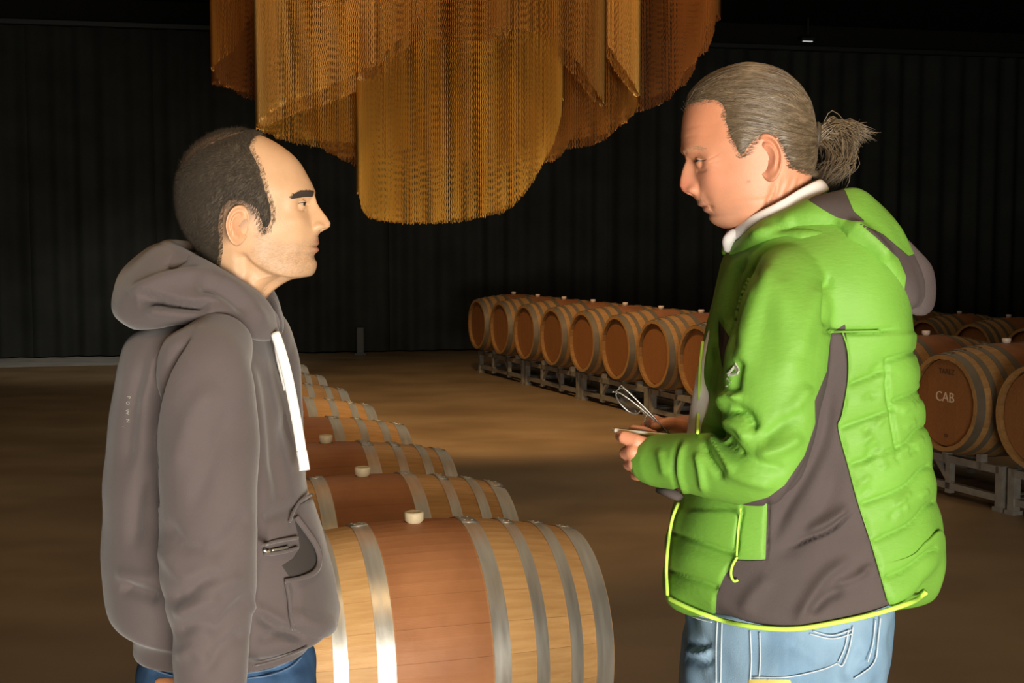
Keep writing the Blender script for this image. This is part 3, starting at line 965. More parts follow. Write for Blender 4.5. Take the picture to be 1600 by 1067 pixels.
class Head:
    def __init__(s, rows, Y0, sx, nose, nf=2.05, nb=2.35):
        s.Y0, s.sx = Y0, sx
        s.V3, s.S, s.th, s.F = ringloft(rows, Y0, sx, nseg=220, sub=12, nf=nf, nb=nb, ret=True, dense=1.45)
        s.base = s.V3.copy()
        v = s.S[:, 1]                            # front pixel row
        nz = np.array(nose, float)
        D = np.interp(v, nz[:, 0], nz[:, 1]) * Y0 / FPX
        D[np.arange(len(v)) > np.argmax(v)] = 0
        w = np.interp(v, nz[:, 0], nz[:, 2])
        V = s.V3; y = np.abs(V[..., 1] - Y0)
        front = (np.abs(s.th) < 1.2)[None]
        g = np.exp(-(y / w[:, None]) ** 2.6) * front
        V[..., 0] += sx * D[:, None] * g
        s.shape = V.shape[:2]
        s.V = V.reshape(-1, 3).copy()
        s.T = tri(s.F)

    def bump(s, u, v, y, rx, ry, rz, amp, d='n', both=True):
        """gaussian relief at a pixel of the mid plane and a lateral offset"""
        N = normals(s.V, s.T) if d == 'n' else None
        for sd in ((-1, 1) if both and y else (-1,)):
            Yc = s.Y0 + sd * y
            c = AP(u, v, Yc if y > .05 else s.Y0); c = np.array([c[0], Yc, c[2]])
            q = (s.V - c) / np.array([rx, ry, rz]); g = np.exp(-(q ** 2).sum(1)) * amp
            if d == 'n': s.V += N * g[:, None]
            elif d == 'x': s.V[:, 0] += s.sx * g
            elif d == 'z': s.V[:, 2] += g
            else: s.V[:, 1] += g * sd

    def eye(s, c, side, r, up, dn, yaw, pitch=0.0):
        """lids: the skin is drawn over the eyeball and parted in a slit"""
        d = s.V - c; L = np.linalg.norm(d, axis=1) + 1e-9
        X, Yl, Z = s.sx * d[:, 0], side * d[:, 1], d[:, 2]
        x = X * math.cos(yaw) + Yl * math.sin(yaw); y = -X * math.sin(yaw) + Yl * math.cos(yaw)
        x, Z = x * math.cos(pitch) + Z * -math.sin(pitch), x * math.sin(pitch) + Z * math.cos(pitch)
        lat = np.degrees(np.arcsin(np.clip(Z / L, -1, 1))); lon = np.degrees(np.arctan2(y, x))
        e = np.clip(np.cos(np.radians(lon * 1.22)), 0, 1) ** .8 * (np.abs(lon) < 74)
        g = np.minimum(up * e - lat, lat + dn * e)                    # degrees inside the slit
        m = smooth01(g / 2.5 + .3) * (e > .02)
        Rt = r * 1.085
        k = .0035; h = np.clip(.5 + .5 * (Rt - L) / k, 0, 1); L2 = L * (1 - h) + Rt * h + k * h * (1 - h) * .6
        L2 -= .0011 * np.exp(-((lat - up * e - 22) / 7) ** 2) * smooth01((75 - np.abs(lon)) / 20) * (L < .019)
        L2 += .0006 * np.exp(-((lat - up * e - 4) / 3) ** 2) * (e > .05) * (L < .017)
        L2 = L2 * (1 - m) + np.minimum(L2, r * .93) * m
        on = L < .024
        s.V = np.where(on[:, None], c + d / L[:, None] * L2[:, None], s.V)

    def line(s, pts, Ypl, w, amp, ylim=.02):
        N = normals(s.V, s.T); P = spline(pix(pts, Ypl), 4)
        d, t, sd = linedist(s.V[:, 0], s.V[:, 2], P)
        tap = np.clip(np.minimum(t, 1 - t) * 4 + .2, 0, 1)
        m = np.abs(s.V[:, 1] - s.Y0) > ylim
        s.V += N * (m * amp * tap * np.exp(-(d / w) ** 2))[:, None]

    def under(s, pts, Ypl, depth, soft):
        """recess everything below a line (the jaw): the line runs from the chin to the ear"""
        N = normals(s.V, s.T); P = spline(pix(pts, Ypl), 4)
        x = s.V[:, 0]; o = np.argsort(P[:, 0])
        zl = np.interp(x, P[o, 0], P[o, 1])
        inside = (x > P[:, 0].min() - .02) & (x < P[:, 0].max() + .004)
        k = smooth01((zl - s.V[:, 2]) / soft) * inside * (1 - smooth01((zl - s.V[:, 2] - .035) / .06))
        e = smooth01((x - P[:, 0].min() + .02) / .02) * smooth01((P[:, 0].max() + .004 - x) / .015)
        s.V += N * (-depth * k * e * smooth01((np.abs(s.V[:, 1] - s.Y0) - .008) / .02))[:, None]


def tint_base(H, base):
    return np.tile(np.array(base, float), (len(H.V), 1))


def blend(col, w, c):
    w = np.clip(w, 0, 1)[:, None]; return col * (1 - w) + np.array(c)[None] * w


def gau(V, c, r):
    return np.exp(-(((V - np.array(c)) / np.array(r)) ** 2).sum(1))


def hair_strands(roots, dirs, length, r, rk, curve=.3):
    """many short tapering fibres"""
    n = len(roots); L = length * rk.uniform(.6, 1.2, n)
    side = np.cross(dirs, rk.normal(size=(n, 3))); side /= np.linalg.norm(side, axis=1)[:, None] + 1e-9
    mid = roots + dirs * (L * .5)[:, None] + side * (L * .06)[:, None]
    tip = roots + dirs * L[:, None] + side * (L * curve * .3)[:, None]
    up = np.cross(dirs, side)
    V = np.stack([roots - side * r, roots + side * r, roots + up * r, mid - side * r * .7, mid + side * r * .7, mid + up * r * .7, tip], 1).reshape(-1, 3)
    o = (np.arange(n) * 7)[:, None]
    F = np.concatenate([o + np.array([[0, 1, 4]]), o + np.array([[0, 4, 3]]), o + np.array([[1, 2, 5]]), o + np.array([[1, 5, 4]]), o + np.array([[2, 0, 3]]), o + np.array([[2, 3, 5]]),
                        o + np.array([[3, 4, 6]]), o + np.array([[4, 5, 6]]), o + np.array([[5, 3, 6]])])
    return V, F


def sample(V, T, n, rk):
    a, b_, c = V[T[:, 0]], V[T[:, 1]], V[T[:, 2]]
    ar = np.linalg.norm(np.cross(b_ - a, c - a), axis=1); p = ar / ar.sum()
    i = rk.choice(len(T), n, p=p); u, v = rk.random(n), rk.random(n); f = u + v > 1; u[f], v[f] = 1 - u[f], 1 - v[f]
    N = np.cross(b_[i] - a[i], c[i] - a[i]); N /= np.linalg.norm(N, axis=1)[:, None]
    return a[i] + (b_[i] - a[i]) * u[:, None] + (c[i] - a[i]) * v[:, None], N


def join(parts):
    b = MB()
    for V, F in parts: b.add(V, F)
    return np.array(b.V), tri(b.F)


def hand(wrist, knuckles, fingers, thumb, rw=.024, size=.0022):
    """wrist point, four knuckles, four finger chains (x, y, z, r) and a thumb chain -> one skin"""
    P = []
    w = np.array(wrist, float)
    for i, k in enumerate(knuckles):
        k = np.array(k, float); st = w + (k - np.mean(knuckles, 0)) * .55
        P.append(capsules([(*st, rw * .62), (*((st + k) / 2), .0135), (*k, .0108)]))
    c = np.mean(knuckles, 0); P.append(capsules([(*w, rw * .95), (*(w * .55 + c * .45), .020), (*(w * .25 + c * .75), .0135)], 16))
    for f in fingers: P.append(capsules(f))
    P.append(capsules(thumb))
    return P


# ------------------------------------------------------------ the man in the hoodie
YL = 2.10
PL = empty('person', (AP(340, 400, YL)[0], YL, 0), label='man in taupe hoodie and dark jeans, balding with short dark hair, looking right', cat='person')
PL_off = Vector(PL.location)


def child(name, V, F, m, parent, off, smooth=True, **kw):
    V = np.asarray(V, float) - np.array(off)[None]
    return mobj(name, V, F, m, parent, smooth, **kw)


rowsL = [(368, 205.0, 366, 205.0, .003), (390, 207.0, 345, 208.5, .026), (412, 213, 328, 216, .044), (434, 224.5, 311, 227, .058), (454, 239, 297, 242, .067),
         (469, 255, 287, 259, .073), (479, 272, 282, 276, .0765), (487, 287, 280, 290, .078), (490.5, 298, 280, 302, .078), (488.5, 309, 281.5, 314, .0775), (484.5, 320, 284, 325, .0765),
         (486.5, 334, 288, 338, .0745), (490.5, 348, 294, 352, .0725), (495, 361, 301, 364, .0700), (497, 371, 308, 374, .067), (497, 378, 313, 382, .065), (495.5, 385, 318, 390, .063),
         (495.5, 392, 321, 397, .061), (490.5, 400, 324, 404, .0595), (493.5, 412, 327, 415, .057), (492.5, 423, 328, 425, .0545), (486.5, 430.5, 328, 434, .053), (473, 433.5, 327, 443, .053),
         (455, 437, 325, 452, .054), (438, 446, 322, 461, .056), (422, 459, 319, 471, .058), (411, 474, 315, 483, .060), (405, 492, 306, 500, .066), (400, 520, 290, 530, .085), (395, 560, 275, 570, .10)]
noseL = [(296, 0, .008), (304, 1.5, .0075), (312, 6.5, .0072), (320, 12.5, .008), (330, 18, .009), (340, 23, .0105), (348, 25.5, .013), (354, 23, .0155), (359, 14, .0165), (363, 5, .017), (368, 0, .017)]
H = Head(rowsL, YL, 1, noseL)
# sockets, brow, cheek, mouth, chin, temple, jaw
H.bump(480, 317, .026, .016, .013, .012, -.0030)
H.bump(462, 319, .044, .012, .012, .015, .0050)
H.bump(484, 301, .028, .014, .022, .006, .0035)
H.bump(470, 345, .040, .022, .018, .014, .0045)
H.bump(488, 372, .030, .012, .012, .014, -.0015)
H.bump(455, 385, .050, .028, .03, .020, -.0030)
H.bump(450, 268, .070, .020, .03, .018, -.0025)
H.bump(503, 353, .0150, .0085, .006, .006, .0042)
H.bump(491, 352, .0175, .0035, .006, .009, -.0022)
H.bump(505, 360, .0075, .005, .0035, .0025, -.0035)
H.bump(497, 385, .012, .008, .020, .0015, -.0032, both=False)      # mouth line
H.bump(497, 385, .024, .006, .006, .0025, -.0022)
H.bump(496, 390.5, .008, .006, .016, .0032, .0016)
H.bump(497, 379.5, .008, .006, .016, .0032, .0012)
H.bump(492, 412, .0, .012, .018, .008, .0015)
H.bump(405, 402, .060, .022, .03, .018, .0040)
H.line([(503, 366), (494, 378), (488, 392)], YL - .04, .004, -.0012, .02)
H.line([(480, 326), (470, 328), (462, 325)], YL - .04, .0025, -.0009, .022)
H.under([(488, 434), (468, 436), (445, 430), (420, 421), (398, 408), (384, 392)], YL - .05, .0085, .012)
H.line([(384, 425), (395, 445), (410, 468)], YL - .05, .008, .0028)      # neck muscle
partsB = []
earL = AP(373, 352, YL - .083)
for sd in (-1, 1):
    V, F = ear(np.array([earL[0], YL + sd * .0735, earL[2]]), 1, .066, R(-8), sd); partsB.append((V, F))
eyeLs = []
for sd in (-1, 1):
    c = AP(465.5, 318.5, YL - .03); c = np.array([c[0], YL + sd * .0265, c[2]]); eyeLs.append((c, sd))
    H.eye(c, sd, .0116, 13, 9, .30)
partsB.insert(0, (H.V, H.F))
# trunk, arms and legs under the clothes
def body_under(Y0, sx, rows, arms, legs):
    P = [ringloft(rows, Y0, sx, nseg=32, sub=2)]
    for a in arms: P.append(a)
    for l in legs: P.append(l)
    return voxel(P, .012, 3)
def xz(u, v, Y): p = AP(u, v, Y); return p
hipz = .93
def leg_chain(xh, xk, xa, y, zs=(.76, .50, .10), r=(.066, .052, .04)):
    return capsules([(xh, y, zs[0], r[0]), (xh * .5 + xk * .5, y, (zs[0] + zs[1]) / 2, r[0] * .88), (xk, y, zs[1], r[1]), (xk * .5 + xa * .5, y, (zs[1] + zs[2]) / 2, r[1] * .95), (xa, y, zs[2], r[2]), (xa + 0.0, y, .06, r[2])], 14)
xL = AP(345, 1000, YL)[0]
armL = [(330, 545, 46, 1.925), (322, 640, 46, 1.905), (324, 760, 42, 1.895), (326, 860, 38, 1.885), (330, 980, 32, 1.87), (333, 1125, 26, 1.86)]
u_ = body_under(YL, 1, [(398, 500, 310, 505, .06), (390, 545, 250, 540, .15), (408, 600, 225, 600, .155), (430, 700, 215, 700, .145), (450, 850, 215, 850, .140), (450, 960, 250, 960, .13), (450, 1030, 255, 1030, .11), (440, 1100, 265, 1100, .11), (420, 1170, 280, 1170, .12)],
    [limb(armL, 3, 14), mirror(limb(armL, 3, 14), YL)], [leg_chain(xL + .008, xL + .02, xL - .01, YL + s_ * .092) for s_ in (-1, 1)])
partsB.append((u_[0], [tuple(f) for f in u_[1]]))
# hands hang from the cuffs
def hang_hand(c, Y0, sx, side):
    x, y, z = c
    kn = [(x + sx * .030 - sx * .02 * i, y, z - .090 + .004 * abs(i - 1)) for i in range(4)]
    fi = []
    for i, L_ in enumerate((.070, .080, .074, .058)):
        k = kn[i]; sxk = sx * (.004 - .002 * i)
        fi.append([(*k, .0100), (k[0] + sxk, y - side * .004, k[2] - L_ * .45, .0088), (k[0] + sxk, y - side * .014, k[2] - L_ * .78, .0080), (k[0] + sxk, y - side * .024, k[2] - L_, .0068)])
    th_ = [(x + sx * .012, y - side * .008, z - .02, .014), (x + sx * .040, y - side * .018, z - .055, .0115), (x + sx * .046, y - side * .024, z - .085, .0095), (x + sx * .044, y - side * .028, z - .110, .0080)]
    return hand((x, y, z), kn, fi, th_)
cL = AP(333, 1140, 1.86)
for sd in (-1, 1):
    hp = hang_hand((cL[0], YL + sd * (YL - 1.86), cL[2]), YL, 1, sd)
    V, T = voxel(hp, .003, 2); partsB.append((V, [tuple(f) for f in T]))
Vb, Tb = join(partsB)
nH = len(H.V)
col = np.tile(np.array((.62, .375, .215)), (len(Vb), 1))
zc_ = lambda v, Y=YL: AP(800, v, Y)[2]
col = blend(col, gau(Vb, AP(497, 379, YL), (.010, .022, .0042)) * 1.0 * (Vb[:, 0] > AP(486, 380, YL)[0]), (.46, .17, .12))
col = blend(col, gau(Vb, AP(497, 390, YL), (.010, .020, .0046)) * 1.1 * (Vb[:, 0] > AP(486, 380, YL)[0]), (.52, .20, .14))
rk = np.random.default_rng(3)
beard = polydist(Vb[:, 0], Vb[:, 2], pix([(404, 352), (418, 352), (428, 372), (462, 378), (480, 372), (500, 366), (502, 374), (498, 395), (502, 432), (470, 440), (436, 452), (412, 430), (398, 395)], YL - .03))
bw = smooth01((beard + .006) / .018) * (rk.random(len(Vb)) ** 1.5 * .75 + .16)
bw *= (np.arange(len(Vb)) < nH)
col = blend(col, bw * .62, (.22, .15, .10))
for sd in (-1, 1):
    col = blend(col, gau(Vb, np.array([earL[0], YL + sd * .085, earL[2]]), (.022, .02, .036)) * .45, (.74, .34, .20))
scalp = polydist(Vb[:, 0], Vb[:, 2], pix([(392, 190), (388, 232), (404, 262), (412, 330), (350, 380), (300, 380), (250, 300), (250, 190)], YL - .06))
col = blend(col, smooth01((scalp + .01) / .02) * .75 * (np.arange(len(Vb)) < nH), (.20, .115, .07))
me = mesh_data('body', Vb - np.array(PL_off), Tb, M['skin']); colour_attr(me, 'tint', col)
obj('body', me, PL)
for c, sd in eyeLs:
    eyeball('eye', c - np.array(PL_off), .0116, 1, sd, .22 * (sd < 0), 0.0, (.06, .03, .02), PL); lashes(c, .0118, 1, sd, 12, .30, 0, PL, PL_off)
# eyebrows
def patch_from(Hd, poly, Ypl, m, thick, ymin=.006, side=None):
    Hv, Ht = Hd.V, Hd.T
    s = polydist(Hv[:, 0], Hv[:, 2], pix(poly, Ypl))
    s = np.minimum(s, np.abs(Hv[:, 1] - Hd.Y0) - ymin)
    if side: s = np.minimum(s, (Hv[:, 1] - Hd.Y0) * side)
    N = normals(Hv, Ht); V2 = Hv + N * thick
    return clip(V2, Ht, s)
browL = [(458, 312), (463, 304), (471, 299), (482, 297.5), (490, 298), (495, 303), (490, 306), (476, 307), (466, 310)]
V, T = patch_from(H, browL, YL - .03, None, .0007, .009)
P, N = sample(V, T, 2600, rk); D = N * .35 + np.array([-.8, 0, .25]); D /= np.linalg.norm(D, axis=1)[:, None]
V2, T2 = hair_strands(P, D, .0065, .00032, rk)
b = MB(); child('eyebrow', np.vstack([V, V2]), np.vstack([T, T2 + len(V)]), M['brow'], PL, PL_off)
# hair: cropped shell plus fibres
hairL = [(396, 201), (391, 215), (389, 228), (395, 241), (403, 253), (408, 268), (413, 285), (419, 305), (424, 325), (424, 343), (419, 355), (411, 360), (406, 348), (402, 332), (394, 322), (379, 316), (362, 314), (350, 324), (344, 345), (343, 372), (340, 398), (332, 425), (315, 440), (270, 430), (255, 330), (268, 268), (291, 252), (306, 237), (322, 224), (345, 212), (368, 203), (368, 197)]
# the hairline is irregular
s_h = polydist(H.V[:, 0], H.V[:, 2], pix(hairL, YL - .072)) + wob(H.V, .012, .0006, 5)
N = normals(H.V, H.T)
lift = .0042 * smooth01(s_h / .026) + .0002
hV, hT = clip(H.V + N * (lift + np.abs(wob(H.V, .008, .0004, 6)))[:, None], H.T, s_h - .0025)
P, Nn = sample(hV, hT, 26000, rk)
ctr = np.array(AP(345, 262, YL))
D = np.stack([-(.55 + 0 * P[:, 0]), 0 * P[:, 0], -.55 - .5 * smooth01((ctr[2] - P[:, 2]) / .08)], -1) + Nn * .55 + rk.normal(0, .18, (len(P), 3))
top = smooth01((P[:, 2] - ctr[2] - .01) / .04)[:, None]
D = D * (1 - top) + top * (np.array([.7, 0, -.1]) + Nn * .6 + rk.normal(0, .2, (len(P), 3))); D /= np.linalg.norm(D, axis=1)[:, None]
V2, T2 = hair_strands(P, D, .0085, .00022, rk)
hair = child('hair', hV, hT, M['hair_dark'], PL, PL_off)
def fringe(Hd, s_h, w, n, D0, L_, r, rk):
    """thin scattered fibres just outside the hairline"""
    fV, fT = clip(Hd.V, Hd.T, np.minimum(s_h + w, .0015 - s_h)); P, Nn = sample(fV, fT, n, rk)
    D = np.array(D0) + Nn * .45 + rk.normal(0, .25, (len(P), 3)); D /= np.linalg.norm(D, axis=1)[:, None]
    return hair_strands(P, D, L_, r, rk)
V3, T3 = fringe(H, s_h - .0025, .0075, 9000, (-.5, 0, -.7), .0075, .0002, rk); T2 = np.vstack([T2, T3 + len(V2)]); V2 = np.vstack([V2, V3])
child('hair_fibres', V2, T2, M['hair_strand'], PL, PL_off, kind='stuff')
# sparse hair over the thinning crown
s_c = np.minimum(-s_h, polydist(H.V[:, 0], H.V[:, 2], pix([(400, 195), (400, 216), (360, 225), (330, 240), (300, 262), (268, 275), (270, 230), (320, 195)], YL)))
cV, cT = clip(H.V, H.T, s_c)
P, Nn = sample(cV, cT, 5000, rk); D = np.array([.6, 0, .1]) + Nn * .5 + rk.normal(0, .2, (len(P), 3)); D /= np.linalg.norm(D, axis=1)[:, None]
V2, T2 = hair_strands(P, D, .010, .00018, rk); child('crown_hair', V2, T2, M['hair_strand'], PL, PL_off, kind='stuff')

# hoodie
torsoL = [(394, 486, 330, 492, .075), (405, 500, 262, 500, .130), (413, 522, 220, 516, .170), (425, 560, 206, 552, .188), (438, 605, 196, 600, .186), (450, 655, 188, 650, .182), (461, 700, 181, 700, .178),
          (472, 745, 177, 745, .176), (484, 785, 176, 795, .176), (498, 830, 176, 850, .180), (513, 880, 177, 895, .184), (523, 930, 181, 925, .186), (527, 962, 189, 945, .184), (520, 983, 204, 957, .178),
          (500, 994, 220, 966, .160), (486, 1000, 221, 978, .148), (486, 1005, 221, 992, .143), (485, 1010, 222, 1004, .141), (474, 1013, 232, 1010, .128), (440, 1012, 262, 1012, .10)]
slL = [(338, 545, 60, 1.945), (326, 572, 70, 1.915), (322, 610, 77, 1.90), (322, 660, 80, 1.895), (323, 720, 81, 1.89), (326, 790, 80, 1.885), (327, 850, 78, 1.88), (327, 900, 75, 1.875), (328, 945, 69, 1.872),
       (329, 985, 61, 1.868), (328, 1025, 58, 1.865), (329, 1065, 57, 1.862), (330, 1110, 54, 1.86), (330, 1128, 44, 1.86)]
sh = ringloft(torsoL, YL, 1, nseg=72, sub=4, nf=2.2, nb=2.6)
V, T = voxel([sh, limb(slL, 4, 28), mirror(limb(slL, 4, 28), YL)], .0046, 7)
N = normals(V, T)
YS = 1.81; YT = 1.93
V = V + N * wob(V, .16, .0022, 1)[:, None]
fl = [  # sleeve
    ([(300, 520), (262, 580), (243, 650), (240, 720), (246, 790)], YS + .07, .007, -.010, 1), ([(285, 512), (240, 570), (222, 650)], YT, .012, .004),
    ([(395, 560), (415, 590), (425, 660), (432, 760)], YT, .010, -.004),
    ([(340, 600), (300, 650), (270, 740)], YS, .016, .0035), ([(360, 640), (330, 720), (300, 800)], YS, .014, -.003),
    ([(255, 815), (285, 850), (330, 855)], YS, .012, -.0045), ([(250, 850), (290, 900), (350, 890)], YS, .012, .004), ([(395, 800), (350, 850), (320, 870)], YS, .013, -.004),
    ([(258, 935), (290, 930), (320, 905), (345, 895)], YS, .011, -.006), ([(270, 960), (310, 945), (345, 930)], YS, .010, .0045), ([(395, 930), (360, 960), (330, 1000)], YS, .010, -.0045),
    ([(272, 990), (310, 975), (340, 985)], YS, .010, -.0045), ([(390, 985), (350, 1010), (320, 1050)], YS, .010, -.004), ([(380, 900), (340, 915), (300, 925)], YS, .009, .003),
    ([(275, 1030), (300, 1015), (330, 1040)], YS, .009, .003),
    # trunk at the back
    ([(232, 560), (205, 640), (195, 740)], YT, .012, -.004), ([(238, 700), (215, 780), (208, 860)], YT, .012, -.0045), ([(186, 915), (215, 925), (250, 935)], YT, .010, -.007), ([(180, 895), (215, 900), (250, 905)], YT, .010, .004),
    # front above the pocket
    ([(448, 640), (440, 720), (435, 800)], YT, .012, -.0035), ([(460, 620), (462, 700), (470, 770)], YT + .06, .010, .003), ([(410, 810), (440, 800), (470, 790)], YT, .009, -.004),
    ([(400, 960), (440, 985), (480, 992)], YT, .008, -.007), ([(392, 945), (430, 965), (452, 975)], YT, .008, .003), ([(400, 1005), (440, 992), (480, 1000)], YT, .007, -.005),
    ([(455, 960), (490, 975), (525, 970)], YT, .012, .005), ([(450, 900), (458, 925), (455, 960)], YT, .006, -.0025)]
V = folds(V, N, fl)
N = normals(V, T)
zh = AP(800, 1003, YL)[2]
hood = child('hoodie', V, T, M['hoodie'], PL, PL_off, label='taupe hooded sweatshirt')
# ribbed seams: raglan seam, waistband edge, pocket
def seam(pts, Y, host, m, name, parent, off, r=.0016, k=6, dy=0.0, sq=None, normal=-1.0, closed=False):
    """a cord or stitched edge laid on the near side of a garment"""
    hv, hn = host; P = spline(pts, k); out = []
    for u, v in P:
        # march along the view ray onto the garment: nearest vertex to the ray on its camera side
        o = np.array([0, 0, CAM_H]); d = AP(u, v, Y) - o; d /= np.linalg.norm(d)
        w = hv - o; t = w @ d; q = np.linalg.norm(w - t[:, None] * d, axis=1)
        m_ = (q < .009)
        if not m_.any(): continue
        i = np.where(m_)[0]; j = i[np.argmin(t[i])]
        out.append(o + d * (t[j] - dy))
    out = np.array(out)
    if len(out) < 3: return None
    for _ in range(2): out[1:-1] = (out[:-2] + 2 * out[1:-1] + out[2:]) / 4
    V, F = tube(out, r, 6, True, sq)
    return child(name, V, F, m, parent, off)
hostL = (V, N)
seam([(487, 773), (470, 782), (458, 800), (453, 815)], YT, hostL, M['hoodie'], 'pocket_edge', PL, PL_off, .0026)
# open kangaroo pocket: a cloth panel standing off the belly
def panel(host, poly, Ypl, thick, name, m, parent, off, bulge=0.0, nmax=.3):
    hv, ht, hn = host
    u, v, q = proj(hv); s = polydist(u, v, poly) * q; s = np.minimum(s, (nmax - hn[:, 1]) * .02)
    th_ = thick * smooth01((s + .002) / .004) + bulge * smooth01(s / .03)
    V1, T1 = clip(hv + hn * th_[:, None], ht, s)
    lab = np.arange(len(V1))
    while True:                      # keep the largest connected piece
        m_ = lab[T1].min(1); new = lab.copy()
        for k in range(3): np.minimum.at(new, T1[:, k], m_)
        if (new == lab).all(): break
        lab = new
    best = np.bincount(lab).argmax(); T1 = T1[lab[T1[:, 0]] == best]; u_, inv_ = np.unique(T1, return_inverse=True); V1, T1 = V1[u_], inv_.reshape(T1.shape)
    return child(name, V1, T1, m, parent, off)
pocket = [(492, 775), (503, 830), (518, 890), (530, 950), (524, 990), (495, 997), (458, 985), (449, 960), (450, 925), (445, 906), (470, 903), (490, 893), (499, 878), (496, 858), (480, 832), (463, 812), (455, 802), (465, 790)]
panel((V, T, N), pocket, 1.955, .004, 'kangaroo_pocket', M['hoodie'], PL, PL_off, .003)
seam([(463, 808), (478, 828), (494, 852), (500, 875), (493, 893), (472, 903), (446, 908)], YT, hostL, M['hoodie'], 'pocket_edge', PL, PL_off, .0036, dy=.004, sq=(1.3, .8))
seam([(447, 908), (452, 935), (454, 960), (459, 984)], YT, hostL, M['hoodie'], 'pocket_edge', PL, PL_off, .0028, dy=.002)
M['pocket_shade'] = mat('pocket_inside_shade', (.042, .035, .034), .95)  # hoodie tone darkened: the shade inside the opening is painted
panel((V, T, N), [(459, 810), (478, 831), (493, 855), (497, 876), (488, 890), (468, 899), (452, 901), (440, 884), (458, 872), (468, 856), (466, 838)], 1.955, .0012, 'pocket_opening_shade', M['pocket_shade'], PL, PL_off, nmax=-.2)
seam([(410, 852), (430, 846), (452, 842), (464, 840)], YT, hostL, M['hoodie'], 'pocket_welt', PL, PL_off, .0030, sq=(1, 1.3))
seam([(412, 866), (432, 864), (452, 860), (464, 856)], YT, hostL, M['hoodie'], 'pocket_welt', PL, PL_off, .0030, sq=(1, 1.3))
seam([(424, 860), (440, 857), (450, 855)], YT, hostL, M['zip'], 'zip_teeth', PL, PL_off, .0022, dy=.002)
seam([(412, 859), (417, 862), (422, 861)], YT, hostL, M['zip'], 'zip_puller', PL, PL_off, .0030, dy=.004)
seam([(396, 1040), (425, 1033), (455, 1022), (480, 1011)], YT, hostL, M['hoodie'], 'hem_edge', PL, PL_off, .0016)
# hood: thick folded cloth lying round the neck and hanging at the back
def hood_surface(stations, Y0, n_sec=28, sub=6, wall=1.0):
    """stations: (inner u, v, lateral), (outer u, v, lateral), thickness; mirrored round the back"""
    A = np.array(stations, float)
    full = np.vstack([A, A[-2::-1] * 1.0]); sgn = np.r_[-np.ones(len(A) - 1), 0, np.ones(len(A) - 1)]
    full[:, 2] *= np.where(np.arange(len(full)) < len(A), -1, 1); full[:, 5] *= np.where(np.arange(len(full)) < len(A), -1, 1)
    S = spline(full, sub)
    I = AP(S[:, 0], S[:, 1], Y0); I[:, 1] = Y0 + S[:, 2]
    O = AP(S[:, 3], S[:, 4], Y0); O[:, 1] = Y0 + S[:, 5]
    th = S[:, 6]
    m = len(S); C0 = (I + O) / 2
    path = C0; Tn = np.gradient(path, axis=0); Tn /= np.linalg.norm(Tn, axis=1)[:, None]
    ax = (O - I); L_ = np.linalg.norm(ax, axis=1)[:, None]; ax = ax / L_
    nn = np.cross(Tn, ax); nn /= np.linalg.norm(nn, axis=1)[:, None]
    a = np.arange(n_sec) / n_sec * 2 * np.pi
    sec = C0[:, None] + ax[:, None] * (np.cos(a)[None, :, None] * L_[:, None] / 2) + nn[:, None] * (np.sign(np.sin(a)) * np.abs(np.sin(a)) ** .75)[None, :, None] * th[:, None, None]
    F = [(i * n_sec + j, i * n_sec + (j + 1) % n_sec, (i + 1) * n_sec + (j + 1) % n_sec, (i + 1) * n_sec + j) for i in range(m - 1) for j in range(n_sec)]
    F += [tuple(range(n_sec)), tuple(range((m - 1) * n_sec, m * n_sec))[::-1]]
    return sec.reshape(-1, 3), F
hst = [(426, 492, .004, 432, 528, .012, .010), (420, 474, .030, 420, 528, .050, .016), (404, 452, .052, 398, 515, .100, .022), (378, 434, .068, 360, 497, .150, .026), (345, 415, .076, 310, 492, .165, .032),
       (310, 398, .070, 262, 498, .150, .040), (288, 390, .045, 222, 500, .105, .046), (280, 388, .0, 208, 496, .0, .048)]
hs1 = hood_surface(hst, YL)
# the upper lip of the hood round the neck
hst2 = [(428, 488, .004, 436, 516, .008, .008), (420, 470, .034, 424, 512, .046, .010), (402, 446, .060, 398, 490, .080, .012), (374, 426, .074, 362, 470, .105, .013), (340, 407, .080, 322, 445, .125, .014),
        (306, 390, .072, 290, 424, .115, .016), (286, 382, .045, 262, 410, .075, .018), (280, 380, .0, 250, 406, .0, .018)]
hs2 = hood_surface(hst2, YL)
V1, T1 = voxel([hs1], .0042, 4); N1 = normals(V1, T1)
hf = [([(215, 460), (255, 465), (300, 474), (330, 470)], YL - .14, .010, -.016, 1), ([(200, 462), (245, 440), (290, 430), (330, 428)], YL - .12, .012, .006), ([(222, 480), (270, 486), (320, 486)], YL - .14, .010, .006),
      ([(300, 440), (340, 446), (370, 466), (395, 492)], YL - .13, .012, -.008), ([(262, 418), (278, 404), (292, 396)], YL - .08, .008, -.008), ([(330, 430), (370, 452), (400, 486), (420, 515)], YL - .10, .010, .004)]
V1 = folds(V1, N1, hf); V1 = V1 + N1 * wob(V1, .09, .0016, 9)[:, None]
child('hood', V1, T1, M['hoodie'], hood, (0, 0, 0)).location = -PL_off
V2, T2 = voxel([hs2], .0036, 4); N2 = normals(V2, T2)
V2 = folds(V2, N2, [([(300, 400), (345, 425), (385, 455), (415, 500)], YL - .10, .004, -.003)])
child('hood_edge', V2, T2, M['hoodie'], hood, (0, 0, 0)).location = -PL_off
